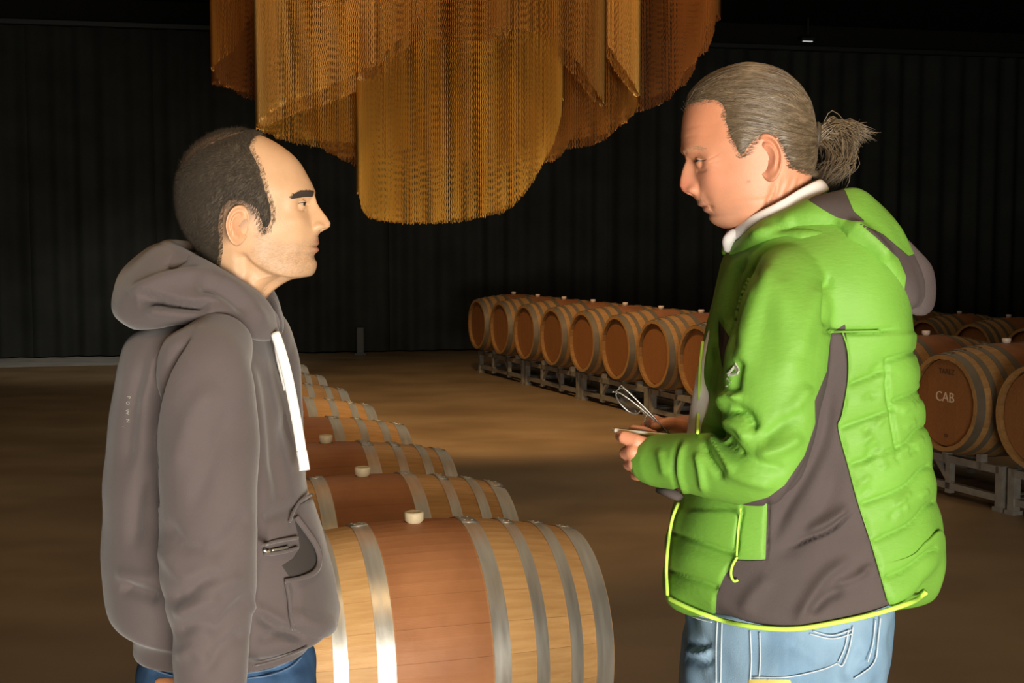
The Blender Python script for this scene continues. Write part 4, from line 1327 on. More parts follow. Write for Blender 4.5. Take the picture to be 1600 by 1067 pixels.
# cords
def flat_cord(rows, w, t, name, m, parent, off):
    A = spline(rows, 6); P = AP(A[:, 0], A[:, 1], A[:, 2]); V, F = tube(P, 1.0, 10, True, None)
    P0 = np.repeat(P, 10, 0); D = V - P0; D /= np.linalg.norm(D, axis=1)[:, None]
    D = D * np.array([w, t, w]); return child(name, P0 + D, F, m, parent, off)
flat_cord([(430, 521, 2.045), (439, 548, 2.035), (450, 590, 2.03), (460, 640, 2.025), (468, 685, 2.02), (471, 706, 2.02)], .0082, .0036, 'drawstring', M['cord'], PL, PL_off)
flat_cord([(471, 704, 2.02), (474, 720, 2.018), (476, 735, 2.016)], .0088, .0044, 'cord_tip', M['cord'], PL, PL_off)
flat_cord([(429, 524, 2.13), (434, 560, 2.12), (446, 610, 2.115)], .003, .002, 'drawstring', M['cord'], PL, PL_off)
# small reflective letters down the back
for ch, (u, v) in zip('POWN.', [(192, 622), (192, 636), (191, 648), (192, 660), (185, 667)]):
    p_ = AP(u, v, YT); o_ = np.array([0, 0, CAM_H]); d = p_ - o_; d /= np.linalg.norm(d); w = V - o_; t_ = w @ d; q_ = np.linalg.norm(w - t_[:, None] * d, axis=1); i = np.where(q_ < .01)[0]
    if not len(i): continue
    j = i[np.argmin(t_[i])]; nn = N[j]; P = V[j] + nn * .001
    o = obj('letter', text_mesh(ch, .008, .0004), PL); o.data.materials.append(M['silver'])
    z = Vector(nn); y = Vector((0, 0, 1)); x = y.cross(z).normalized(); y = z.cross(x)
    mt = Matrix((x, y, z)).transposed().to_4x4() @ Matrix.Rotation(R(-90), 4, 'Z'); mt.translation = Vector(P) - PL_off; o.matrix_local = mt

# jeans
def jeans(rows, legs, Y0, sx, size=.006):
    P = [ringloft(rows, Y0, sx, nseg=48, sub=3)]
    for l in legs: P.append(l)
    V, T = voxel(P, size, 4); return V, T, normals(V, T)
def trouser(rows, y, n=24):
    """rows: x, z, rx"""
    A = spline(rows, 4)
    return capsules([(a[0], y + a[3], a[1], a[2]) for a in A], n)
jl = [trouser([(xL + .0, .775, .088, -s_ * .010), (xL + .012, .72, .092, -s_ * .008), (xL + .02, .62, .088, 0), (xL + .02, .50, .078, 0), (xL + .0, .30, .072, 0), (xL - .015, .13, .070, 0)], YL + s_ * .098) for s_ in (-1, 1)]
V, T, N = jeans([(476, 945, 234, 940, .138), (480, 985, 230, 978, .130), (484, 1008, 225, 1000, .126), (489, 1030, 222, 1030, .138), (493, 1067, 220, 1067, .155), (492, 1100, 218, 1100, .168), (478, 1150, 228, 1150, .175), (420, 1180, 280, 1180, .12)], jl, YL, 1)
V = V + N * wob(V, .08, .0025, 12)[:, None]
V = folds(V, N, [([(400, 1035), (440, 1050), (480, 1035)], YT, .010, -.004), ([(230, 1050), (260, 1056), (290, 1060)], YT, .008, -.003)])
jn = child('jeans', V, T, M['denim_dark'], PL, PL_off, label='dark blue jeans')
hostJ = (V, N)
seam([(222, 1026), (245, 1040), (270, 1048)], YT, hostJ, M['thread2'], 'waistband_seam', PL, PL_off, .0014)
seam([(222, 1034), (245, 1048), (270, 1056)], YT, hostJ, M['thread2'], 'waistband_seam', PL, PL_off, .0014)
seam([(386, 1052), (420, 1046), (450, 1034), (466, 1020)], YT, hostJ, M['thread2'], 'pocket_seam', PL, PL_off, .0014)
seam([(386, 1060), (422, 1055), (455, 1042), (472, 1026)], YT, hostJ, M['thread2'], 'pocket_seam', PL, PL_off, .0014)
panel((V, T, N), [(243, 1060), (290, 1060), (290, 1100), (243, 1100)], YT, .002, 'leather_patch', M['leather'], PL, PL_off, nmax=-.2)


def shoe(x, y, sx, parent, off):
    rows = []
    prof = [(-.075, .030, .012), (-.07, .034, .045), (-.03, .038, .075), (.02, .040, .078), (.06, .044, .066), (.11, .048, .050), (.155, .046, .040), (.185, .030, .026), (.192, .012, .012)]
    n = 20; V = []
    for px_, w, h in prof:
        for j in range(n):
            a = 2 * math.pi * j / n; V.append((x + sx * px_, y + w * math.cos(a), max(.014, .014 + h / 2 + h / 2 * math.sin(a) * 1.0)))
    F = [(i * n + j, i * n + (j + 1) % n, (i + 1) * n + (j + 1) % n, (i + 1) * n + j) for i in range(len(prof) - 1) for j in range(n)] + [tuple(range(n)), tuple(range((len(prof) - 1) * n, len(prof) * n))[::-1]]
    s = child('shoe', V, F, M['dark'], parent, off)
    V = [];
    for z in (0, .016):
        for px_, w, h in prof:
            V += [(x + sx * px_, y + w * 1.05, z), (x + sx * px_, y - w * 1.05, z)]
    m_ = len(prof) * 2; F = []
    for i in range(len(prof) - 1):
        a, b_ = 2 * i, 2 * i + 2
        F += [(a, a + 1, b_ + 1, b_), (m_ + a, m_ + b_, m_ + b_ + 1, m_ + a + 1), (a, b_, m_ + b_, m_ + a), (a + 1, m_ + a + 1, m_ + b_ + 1, b_ + 1)]
    F += [(0, m_, m_ + 1, 1), (m_ - 2, m_ - 1, 2 * m_ - 1, 2 * m_ - 2)]
    child('sole', V, F, M['dark'], s, (0, 0, 0), smooth=False).location = -Vector(off)
for s_ in (-1, 1): shoe(xL - .01, YL + s_ * .10, 1, PL, PL_off)

# ------------------------------------------------------------ the man in the green jacket
YR = 2.00
FOLD = 2.1
PR = empty('person', (AP(1250, 400, YR)[0], YR, 0), label='man in bright green and grey padded jacket with grey ponytail, holding eyeglasses, looking left', cat='person')
PR_off = Vector(PR.location)
rowsR = [(1166, 101, 1172, 101, .003), (1146, 104.5, 1190, 103.5, .024), (1124, 112.5, 1208, 110, .042), (1103, 124, 1225, 120, .056), (1087, 139, 1240, 133, .066), (1076.5, 153, 1251, 146, .072), (1071, 168, 1259, 160, .0755),
         (1067, 186, 1264, 177, .078), (1065, 204, 1267, 193, .0795), (1064.5, 220, 1269, 207, .080), (1066, 233, 1270, 219, .080), (1072, 244, 1270, 230, .079), (1078.5, 254, 1270, 240, .078), (1081.5, 268, 1269, 252, .0765),
         (1083, 281, 1268, 264, .075), (1085.5, 295, 1266, 276, .073), (1087, 307, 1264, 288, .071), (1090.5, 317, 1262, 298, .069), (1094.5, 322, 1261, 306, .067), (1099, 326.5, 1260, 314, .066), (1108, 334, 1260, 322, .0645),
         (1109.5, 342, 1260, 331, .062), (1118, 351, 1260, 342, .059), (1130, 356.5, 1260, 352, .057), (1144, 359, 1261, 362, .057), (1156, 364, 1262, 373, .059), (1162, 376, 1264, 386, .063), (1164, 392, 1268, 402, .07), (1160, 420, 1280, 430, .10), (1150, 460, 1300, 470, .12)]
noseR = [(236, 0, .009), (243, -1, .0085), (250, -5, .0080), (258, -11, .0085), (268, -16, .0095), (280, -20, .0115), (290, -22.5, .014), (298, -20, .0165), (303, -13, .0175), (307, -4, .018), (313, 0, .018)]
noseR = [(a, -b_, c) for a, b_, c in noseR]
H2 = Head(rowsR, YR, -1, noseR)
H = H2
H.bump(1084, 253, .026, .016, .013, .012, -.0028)
H.bump(1107, 253, .044, .013, .013, .016, .0075)
H.bump(1072, 235, .028, .013, .022, .0065, .0045)
H.bump(1104, 283, .044, .022, .018, .016, .0042)
H.bump(1100, 312, .030, .014, .014, .015, -.0018)
H.bump(1135, 318, .052, .026, .03, .022, -.0020)
H.bump(1108, 205, .070, .020, .03, .02, -.0028)
H.bump(1076, 297, .0165, .0085, .006, .0065, .0045)
H.bump(1089, 296, .019, .0035, .006, .010, -.0024)
H.bump(1077, 304, .008, .005, .0035, .0028, -.0034)
H.bump(1096, 324, .012, .009, .022, .0016, -.0036, both=False)
H.bump(1100, 325, .026, .008, .008, .003, -.0026)
H.bump(1092, 319, .008, .006, .016, .0032, .0010)
H.bump(1101, 330, .008, .006, .016, .0035, .0014)
H.bump(1112, 344, 0, .012, .018, .009, .0012)
H.line([(1086, 300), (1095, 314), (1106, 330)], YR - .04, .0035, -.0020, .02)      # nose to mouth furrow
H.line([(1086, 263), (1094, 267), (1104, 266)], YR - .04, .0025, -.0011, .022)
H.line([(1068, 236), (1074, 240)], YR - .03, .002, -.0015, .008)
for a, b_ in (((1106, 249), (1120, 243)), ((1107, 254), (1122, 254)), ((1104, 260), (1118, 265))): H.line([a, ((a[0] + b_[0]) / 2, (a[1] + b_[1]) / 2 - .5), b_], YR - .05, .0016, -.0008)
H.line([(1070, 200), (1095, 196), (1118, 200)], YR - .04, .003, -.0006, .0)
H.line([(1068, 214), (1090, 211), (1112, 214)], YR - .04, .003, -.0006, .0)
H.line([(1100, 300), (1112, 318), (1118, 336)], YR - .05, .004, -.0010)
H.under([(1128, 360), (1150, 352), (1172, 336), (1190, 318), (1202, 296), (1208, 276)], YR - .05, .0070, .014)
for k, (a, b_) in enumerate((((1206, 285), (1196, 318)), ((1222, 280), (1208, 318)), ((1238, 276), (1224, 306)), ((1250, 276), (1240, 300)))):
    H.line([a, ((a[0] + b_[0]) / 2 + 3, (a[1] + b_[1]) / 2), b_], YR - .06, .0038, -.0022)
partsB = []
earR = AP(1199, 246, YR - .084)
for sd in (-1, 1):
    V, F = ear(np.array([earR[0], YR + sd * .0745, earR[2]]), -1, .074, R(-12), sd); partsB.append((V, F))
eyeRs = []
for sd in (-1, 1):
    c = AP(1099.5, 252, YR - .03); c = np.array([c[0], YR + sd * .0265, c[2]]); eyeRs.append((c, sd))
    H.eye(c, sd, .0116, 10, 8, .30, -.10)
partsB.insert(0, (H.V, H.F))
# both arms bent, hands meeting in front of the belly
arm_near = [(1236, 440, 44, 1.86), (1228, 520, 46, 1.82), (1215, 620, 43, 1.79), (1200, 712, 38, 1.775), (1155, 742, 33, 1.80), (1100, 735, 28, 1.85), (1055, 726, 25, 1.90), (1030, 718, 24, 1.925)]
far = lambda x, y, z, r: (x, y, z, r)
xR = AP(1235, 1000, YR)[0]
sh_far = AP(1240, 440, YR + .19); el_far = AP(1200, 700, YR + .24); wr_far = AP(1066, 671, YR + .07)
arm_far = capsules([(*sh_far, .046), (*((sh_far + el_far) / 2), .045), (*el_far, .038), (*((el_far + wr_far) / 2), .034), (*wr_far, .023)])
u_ = body_under(YR, -1, [(1166, 400, 1262, 400, .07), (1150, 450, 1340, 440, .16), (1130, 520, 1370, 500, .17), (1105, 620, 1380, 620, .165), (1090, 760, 1385, 760, .16), (1095, 880, 1375, 880, .15), (1110, 960, 1350, 960, .13), (1120, 1040, 1320, 1040, .11), (1125, 1110, 1310, 1110, .11), (1140, 1180, 1290, 1180, .12)],
    [limb(arm_near, 3, 14), arm_far], [leg_chain(xR - .006, xR - .012, xR + .0, YR + s_ * .092) for s_ in (-1, 1)])
partsB.append((u_[0], [tuple(f) for f in u_[1]]))
G = lambda u, v, Y, r: (*AP(u, v, Y), r)
# near hand: back of the hand to the camera, fingers curled under the phone, thumb on top
kn = [AP(996, 690, 1.918), AP(989, 706, 1.912), AP(992, 724, 1.915), AP(1001, 741, 1.922)]
fi = [[G(996, 690, 1.918, .0115), G(975, 683, 1.925, .0102), G(970, 682, 1.948, .0092), G(978, 681, 1.966, .0082)],
      [G(989, 706, 1.912, .0115), G(977, 708, 1.932, .0098), G(982, 704, 1.955, .0090), G(994, 694, 1.972, .0080)],
      [G(992, 724, 1.915, .0112), G(983, 726, 1.936, .0096), G(990, 719, 1.958, .0088), G(1002, 706, 1.972, .0078)],
      [G(1001, 741, 1.922, .0105), G(993, 742, 1.940, .0088), G(1000, 735, 1.958, .0080), G(1010, 722, 1.970, .0070)]]
th_ = [G(1036, 700, 1.940, .0150), G(1020, 684, 1.956, .0125), G(1004, 675, 1.968, .0100), G(990, 671.5, 1.974, .0085)]
hp = hand(AP(1040, 722, 1.925), kn, fi, th_, .027)
hp.append(capsules([G(1048, 723, 1.915, .028), G(1030, 715, 1.922, .024), G(1010, 704, 1.928, .018)], 16))
V, T = voxel(hp, .0021, 3); partsB.append((V, [tuple(f) for f in T])); HN = V
# far hand: pinches the glasses between thumb and two fingers
kn = [AP(1034, 663, 2.035), AP(1032, 668, 2.055), AP(1034, 674, 2.070), AP(1038, 680, 2.082)]
fi = [[G(1034, 663, 2.035, .0108), G(1022, 656, 2.022, .0092), G(1014, 662, 2.012, .0083), G(1012, 670, 2.008, .0072)],
      [G(1032, 668, 2.055, .0105), G(1018, 662, 2.040, .0092), G(1008, 666, 2.026, .0083), G(1006, 674, 2.02, .0072)],
      [G(1034, 674, 2.070, .0102), G(1020, 672, 2.060, .0090), G(1012, 680, 2.048, .0080), G(1014, 688, 2.042, .0070)],
      [G(1038, 680, 2.082, .0095), G(1026, 682, 2.075, .0082), G(1020, 689, 2.066, .0074), G(1022, 695, 2.06, .0066)]]
th_ = [G(1056, 666, 2.045, .0135), G(1046, 662, 2.022, .0115), G(1034, 664, 2.006, .0098), G(1023, 668, 1.998, .0080)]
hp = hand(AP(1066, 672, 2.068), kn, fi, th_, .022)
V, T = voxel(hp, .0021, 3); partsB.append((V, [tuple(f) for f in T]))
hp = capsules([G(1150, 680, 2.12, .032), G(1110, 674, 2.09, .029), G(1066, 671, 2.068, .024)], 16); partsB.append(hp)
Vb, Tb = join(partsB)
nH = len(H.V)
col = np.tile(np.array((.60, .275, .16)), (len(Vb), 1))
isH = np.arange(len(Vb)) < nH
m0 = AP(1096, 324, YR)
col = blend(col, gau(Vb, AP(1094, 320, YR), (.012, .022, .0040)) * .7, (.50, .20, .14))
col = blend(col, gau(Vb, AP(1102, 330, YR), (.012, .022, .0046)) * .7, (.56, .22, .15))
col = blend(col, gau(Vb, AP(1068, 292, YR), (.020, .022, .018)) * .6, (.70, .20, .13))
col = blend(col, gau(Vb, AP(1100, 195, YR - .03), (.045, .09, .045)) * isH * .5, (.66, .24, .12))  # orange forehead: warm light from above put into the skin colour
for sd in (-1, 1):
    col = blend(col, gau(Vb, np.array([AP(1110, 280, YR - .05)[0], YR + sd * .055, AP(1110, 280, YR)[2]]), (.028, .03, .026)) * .35, (.72, .26, .17))
    col = blend(col, gau(Vb, np.array([earR[0], YR + sd * .085, earR[2]]), (.022, .02, .04)) * .45, (.72, .28, .17))
rk = np.random.default_rng(5)
bd = polydist(Vb[:, 0], Vb[:, 2], pix([(1085, 306), (1100, 306), (1112, 322), (1135, 325), (1165, 315), (1150, 345), (1140, 368), (1100, 360)], YR - .03))
col = blend(col, smooth01((bd + .005) / .015) * isH * (.05 + .16 * rk.random(len(Vb))), (.42, .30, .24))
hn_ = ~isH & (Vb[:, 0] < AP(1090, 700, 1.95)[0])
col = blend(col, hn_ * .5, (.66, .27, .17))
mole = AP(1170, 283.5, YR - .073); col = blend(col, np.exp(-(((Vb[:, [0, 2]] - mole[[0, 2]]) / .0019) ** 2).sum(1)) * isH * (Vb[:, 1] < YR), (.22, .09, .05))
me = mesh_data('body', Vb - np.array(PR_off), Tb, M['skin']); colour_attr(me, 'tint', col)
obj('body', me, PR)
for c, sd in eyeRs:
    eyeball('eye', c - np.array(PR_off), .0116, -1, sd, .25 * (sd < 0), -.05, (.07, .09, .11), PR); lashes(c, .0118, -1, sd, 10, .30, -.10, PR, PR_off)
browR = [(1067, 241), (1070, 234), (1078, 229), (1090, 229), (1101, 234), (1096, 237), (1084, 235), (1075, 238)]
V, T = patch_from(H, browR, YR - .03, None, .0003, .008)
P, N = sample(V, T, 900, rk); D = N * .35 + np.array([.8, 0, .25]); D /= np.linalg.norm(D, axis=1)[:, None]
V2, T2 = hair_strands(P, D, .007, .00022, rk)
child('eyebrow', V2, T2, M['brow_fair'], PR, PR_off)
# slicked back hair: shell with combed ridges
hairR = [(1170, 80), (1110, 90), (1071, 130), (1071, 163), (1084, 157), (1100, 154), (1120, 153), (1130, 158), (1134, 172), (1135, 188), (1139, 202), (1143, 216), (1150, 230), (1156, 241), (1163, 238), (1168, 228), (1177, 217), (1187, 211), (1200, 208),
         (1212, 212), (1220, 226), (1229, 244), (1236, 258), (1250, 264), (1266, 266), (1300, 268), (1320, 180), (1280, 100)]
s_h = polydist(H.V[:, 0], H.V[:, 2], pix(hairR, YR - .074)) + wob(H.V, .014, .0010, 15)
Nh = normals(H.V, H.T)
tie = np.array([AP(1270, 214, YR)[0], YR, AP(1270, 214, YR)[2]])
# combed ridges: follow the azimuth around an axis through the tie and the front hairline
fr = np.array([AP(1040, 175, YR)[0], YR, AP(1040, 175, YR)[2]])
def comb_phase(P):
    a = tie - fr; L_ = np.linalg.norm(a); a = a / L_
    w = P - fr; t = w @ a; q = w - t[:, None] * a
    e1 = np.cross(a, [0, 1.0, 0]); e1 /= np.linalg.norm(e1); e2 = np.array([0, 1.0, 0])
    return np.arctan2(q @ e2, q @ e1), t / L_
ph, tt = comb_phase(H.V)
rid = np.abs(np.sin(ph * 21 + 2.2 * np.sin(ph * 3.1) + 1.6 * np.sin(tt * 5 + ph * 2))) ** .7
rid2 = np.sin(ph * 63 + 3 * np.sin(ph * 7) + 2 * np.sin(tt * 7))
lift = .0022 * smooth01(s_h / .020) + .0002 + smooth01(s_h / .012) * (.0014 * rid + .0004 * rid2)
hV, hT = clip(H.V + Nh * lift[:, None], H.T, s_h)
hair = child('hair', hV, hT, M['hair_grey'], PR, PR_off)
# combed strands following the same flow
P, Nn = sample(hV, hT, 5200, rk)
ts = tie + rk.normal(0, .008, P.shape)
Vs = []; Fs = []; nv = 0
from mathutils.bvhtree import BVHTree
bv = BVHTree.FromPolygons([tuple(p) for p in hV], [tuple(int(i) for i in t) for t in hT])
for i in range(len(P)):
    p = P[i].copy(); pts = [p + Nn[i] * .0002]; L_ = rk.uniform(.03, .07); st = L_ / 5
    for k in range(5):
        d = ts[i] - p; dl = np.linalg.norm(d)
        if dl < .012: break
        d /= dl; loc, nn, _, _ = bv.find_nearest(Vector(p))
        nn = np.array(nn); d = d - nn * (d @ nn)
        # hair is combed straight back before it gathers
        w = smooth01((dl - .06) / .08); d = d * (1 - .55 * w) + .55 * w * np.array([1, 0, .12 - .5 * (p[0] - fr[0]) / .25]); d = d - nn * (d @ nn); d /= np.linalg.norm(d) + 1e-9
        p = p + d * st; loc, nn, _, _ = bv.find_nearest(Vector(p)); p = np.array(loc) + np.array(nn) * .0005; pts.append(p)
    if len(pts) < 4: continue
    V, F = tube(pts, np.linspace(.00055, .0002, len(pts)) * rk.uniform(.6, 1.2), 3, False); Vs.append(V); Fs.append(np.array(F) + nv); nv += len(V)
V3, T3 = fringe(H, s_h, .006, 2600, (.85, 0, .15), .011, .00022, rk)
child('hairline_fibres', V3, T3, M['hair_grey2'], PR, PR_off, kind='stuff')
Vs = np.vstack(Vs); Fs = np.vstack(Fs)
child('combed_strands', Vs, Fs, M['hair_grey2'], PR, PR_off, kind='stuff')
# ponytail: tie and falling locks
tp = AP(1275, 216, YR)
a = np.arange(24) / 24 * 2 * np.pi
P = np.stack([tp[0] + .003 * np.sin(a), YR + .013 * np.cos(a), tp[2] + .021 * np.sin(a)], -1)
V, F = tube(np.vstack([P, P[:2]]), .0042, 8, False); child('hair_tie', V, F, M['hair_strand'], PR, PR_off)
Vs = []; Fs = []; nv = 0; Vd = []; Fd = []; nd = 0
targets = [((1352, 206), .34, 34), ((1335, 228), .20, 20), ((1318, 252), .22, 10), ((1300, 292), .34, -6)]
for i in range(950):
    w = rk.random(); a = rk.random() * 2 * math.pi; q = math.sqrt(rk.random())
    s0 = AP(1274, 216 + 18 * q * math.sin(a), YR); s0[1] += .011 * q * math.cos(a)
    if w < .36: e = np.array([1345 + rk.normal(0, 8), 208 + rk.normal(0, 8) + 4]); c1 = (1303, 198 + rk.normal(0, 5)); c2 = (1328, 199 + rk.normal(0, 5))
    elif w < .55: e = np.array([1326 + rk.normal(0, 8), 236 + rk.normal(0, 9)]); c1 = (1300, 201 + rk.normal(0, 6)); c2 = (1322, 212 + rk.normal(0, 7))
    else: e = np.array([1290 + rk.normal(0, 9), 285 + rk.normal(0, 12)]); c1 = (1304 + rk.normal(0, 6), 206 + rk.normal(0, 8)); c2 = (1318 + rk.normal(0, 8), 248 + rk.normal(0, 8))
    if w > .86: e = np.array([1280 + rk.normal(0, 4), 275 + rk.normal(0, 12)]); c1 = (1286 + rk.normal(0, 4), 222); c2 = (1298 + rk.normal(0, 5), 248)
    dy = rk.normal(0, .014)
    pts = [s0, AP(*c1, YR) + [0, dy * .5, 0], AP(*c2, YR) + [0, dy, 0], AP(*e, YR) + [0, dy * 1.2, 0]]
    S = spline(pts, 5); r = np.interp(np.arange(len(S)), [0, len(S) * .6, len(S) - 1], [.0011, .0009, .0001]) * rk.uniform(.5, 1.2)
    V, F = tube(S, r, 4, False)
    if w > .80 and w < .86 or w > .86: Vd.append(V); Fd.append(np.array(F) + nd); nd += len(V)
    else: Vs.append(V); Fs.append(np.array(F) + nv); nv += len(V)
for k in range(26):                              # fly-away ends
    s0 = AP(1280 + rk.uniform(0, 30), 203 + rk.uniform(-3, 5), YR); e = s0 + np.array([rk.uniform(.01, .035), rk.normal(0, .008), rk.uniform(-.004, .018)])
    V, F = tube([s0, (s0 + e) / 2 + rk.normal(0, .002, 3), e], [.0003, .00025, .0001], 3, False); Vs.append(V); Fs.append(np.hstack([np.array(F)]) + nv); nv += len(V)
pony = child('ponytail', np.vstack(Vs), np.vstack(Fs), M['hair_grey2'], PR, PR_off, kind='stuff')
child('ponytail_underside', np.vstack(Vd), np.vstack(Fd), M['hair_grey'], PR, PR_off, kind='stuff')

# shirt: collar band, collar leaf and front
V, F = ringloft([(1150, 384, 1275, 350, .06, .4), (1136, 420, 1290, 410, .055, .4), (1122, 470, 1280, 480, .055, .4), (1106, 520, 1280, 520, .055, .4), (1092, 570, 1270, 570, .055, .4), (1082, 620, 1260, 620, .055, .4), (1075, 665, 1260, 665, .055, .4), (1072, 700, 1260, 700, .055, .4), (1072, 800, 1260, 800, .055, .4), (1078, 880, 1260, 880, .055, .4)],
                YR + .0, -1, nseg=64, sub=4)
shirt = child('shirt', V, F, M['shirt'], PR, PR_off, label='white shirt')
cst = [(1142, 362, .012, 1136, 378, .016, .005), (1150, 350, .036, 1150, 372, .045, .005), (1168, 335, .062, 1172, 356, .072, .005), (1200, 317, .080, 1206, 340, .090, .005), (1236, 296, .074, 1246, 318, .084, .005), (1264, 284, .050, 1278, 303, .058, .005), (1276, 281.5, .0, 1290, 300, .0, .005)]
V, F = hood_surface(cst, YR, 16, 6)
V1, T1 = voxel([(V, F)], .0022, 4); child('collar', V1, T1, M['shirt'], PR, PR_off)
V1, T1 = voxel([limb([(1146, 366, 9, YR - .03), (1138, 376, 10, YR - .03), (1137, 388, 7, YR - .028)], 4, 16)], .002, 3); child('collar_point', V1, T1, M['shirt'], PR, PR_off)

# jacket
torsoR = [(1168, 352, 1262, 318, .085, .5), (1150, 372, 1300, 322, .125, .5), (1140, 392, 1335, 340, .155), (1132, 412, 1364, 365, .180), (1124, 440, 1386, 400, .195), (1116, 470, 1398, 440, .200), (1110, 500, 1406, 490, .198), (1104, 540, 1411, 545, .192),
          (1097, 590, 1419, 600, .188), (1091, 640, 1428, 650, .184), (1086, 690, 1437, 700, .182), (1076, 740, 1445, 745, .182), (1062, 785, 1450, 785, .183), (1050, 825, 1453, 825, .186), (1043, 870, 1455, 865, .189), (1041, 905, 1455, 900, .192),
          (1044, 932, 1449, 926, .194), (1072, 948, 1424, 938, .180), (1120, 955, 1380, 945, .12)]
slR = [(1262, 398, 30, 1.90), (1244, 428, 56, 1.865), (1228, 470, 74, 1.835), (1218, 520, 80, 1.815), (1212, 580, 82, 1.80), (1208, 640, 79, 1.79), (1204, 690, 76, 1.785), (1192, 722, 70, 1.785), (1165, 732, 60, 1.80), (1130, 730, 54, 1.825), (1095, 726, 50, 1.855), (1062, 722, 46, 1.885), (1040, 721, 43, 1.905), (1024, 720, 41, 1.918)]
wr2 = AP(1112, 676, YR + .09)
slF = capsules([(*sh_far, .070), (*((sh_far + el_far) / 2), .078), (*el_far, .066), (*((el_far + wr2) / 2), .056), (*wr2, .046)], 20)
# hem drops towards the back hip: shape of the lower edge
sh = ringloft(torsoR, YR, -1, nseg=84, sub=4, nf=2.3, nb=2.5)
V, T = voxel([sh, limb(slR, 4, 30), slF], .0036, 8)
# curved hem: trim below a line (front 934, side 986, back 926)
hemP = [(1000, 918), (1044, 935), (1076, 951), (1120, 969), (1176, 981), (1240, 985), (1304, 975), (1360, 963), (1424, 943), (1449, 925), (1500, 900)]
N = normals(V, T)
YH = YR - .17
hz = pix(spline(hemP, 4), YH)
# pull the lower edge down to the hem curve on the sides
zlow = np.interp(V[:, 0], hz[:, 0], hz[:, 1]); zref = AP(800, 900, YH)[2]
k = smooth01((AP(800, 860, YH)[2] - V[:, 2]) / .07)
zmin0 = AP(800, 948, YR)[2]
V[:, 2] += k * (zlow - zmin0) * smooth01((np.abs(V[:, 1] - YR) - .02) / .12)
N = normals(V, T)
YP = YR - .18
V = V + N * wob(V, .14, .0016, 21)[:, None]
# quilting: seams are valleys, cloth puffs between them
quilt = [([(1310, 607), (1331, 599), (1384, 579)], 0), ([(1386, 563), (1411, 555), (1430, 550)], 0), ([(1300, 674), (1315, 668), (1396, 640)], 0), ([(1398, 626), (1423, 616), (1440, 610)], 0), ([(1310, 732), (1328, 726), (1404, 700), (1432, 674), (1445, 666)], 0),
         ([(1330, 793), (1344, 788), (1408, 764), (1438, 736), (1450, 728)], 0), ([(1345, 851), (1362, 846), (1420, 820), (1446, 792), (1458, 784)], 0), ([(1365, 910), (1380, 904), (1416, 888), (1446, 866), (1460, 858)], 0),
         ([(1036, 828), (1046, 832), (1090, 845), (1132, 860), (1150, 864)], 1), ([(1034, 888), (1044, 892), (1085, 905), (1120, 918), (1130, 921)], 1)]
yokeL = [(1284, 519), (1330, 518), (1378, 517), (1400, 512)]
panelG = [(1293, 516), (1316, 516), (1325, 548), (1326, 591), (1316, 650), (1309, 668), (1326, 728), (1342, 788), (1364, 856), (1389, 942), (1394, 1000), (1118, 1000), (1118, 962), (1120, 928), (1132, 900), (1148, 878), (1196, 876), (1199, 778), (1199, 700), (1230, 600), (1270, 540)]
panelF = [(1123, 500), (1143, 532), (1150, 560), (1134, 592), (1128, 570), (1123, 540)]
# which vertices belong to the near sleeve
A_ = spline(slR, 4); PA = AP(A_[:, 0], A_[:, 1], A_[:, 3]); RA = A_[:, 2] * A_[:, 3] / FPX
def sleeve_sd(P):
    d = np.full(len(P), 1e9)
    for i in range(len(PA) - 1):
        a, b_ = PA[i], PA[i + 1]; ab = b_ - a; t = np.clip(((P - a) @ ab) / (ab @ ab), 0, 1)
        d = np.minimum(d, np.linalg.norm(P - a - t[:, None] * ab, axis=1) - (RA[i] + t * (RA[i + 1] - RA[i])))
    return d
sd_ = sleeve_sd(V)
arm_m = smooth01((.012 - sd_) / .012)
def q_relief(V, N):
    X, Z, Q = flatmap(V, YR); dm = np.full(len(V), 1e9)
    for pts, side in quilt:
        d, t, s = linedist(X, Z, spline(pts, 4)); dm = np.minimum(dm, d * Q)
    puff = (1 - np.exp(-(dm / .016) ** 2)) * .0042 - .0052 * np.exp(-(dm / .0036) ** 2)
    return puff
U_, V_, Q_ = flatmap(V, YR)
zone_q = np.maximum(polydist(U_, V_, [(1316, 520), (1500, 515), (1500, 1000), (1394, 1000), (1389, 942), (1364, 856), (1342, 788), (1326, 728), (1310, 668), (1326, 591)]),
                    polydist(U_, V_, [(1000, 795), (1165, 795), (1150, 872), (1132, 900), (1120, 928), (1118, 1000), (1000, 1000)])) * Q_
V = V + N * (q_relief(V, N) * smooth01(zone_q / .006) * (1 - arm_m))[:, None]
wr = []      # little stress wrinkles running off the quilt seams
rw_ = np.random.default_rng(8)
for k in range(34):
    u0 = rw_.uniform(1335, 1440); v0 = rw_.uniform(560, 915); L_ = rw_.uniform(10, 28)
    wr.append(([(u0, v0), (u0 + L_ * .45, v0 - L_ * .5), (u0 + L_, v0 - L_ * .75)], YP, .0050, rw_.choice([-.0016, .0014])))
for k in range(0):
    u0 = rw_.uniform(1046, 1130); v0 = rw_.uniform(800, 930); L_ = rw_.uniform(10, 26)
    wr.append(([(u0, v0), (u0 + L_ * .5, v0 + L_ * .3), (u0 + L_, v0 + L_ * .4)], YP, .0035, rw_.choice([-.0014, .0012])))
YA = 1.72
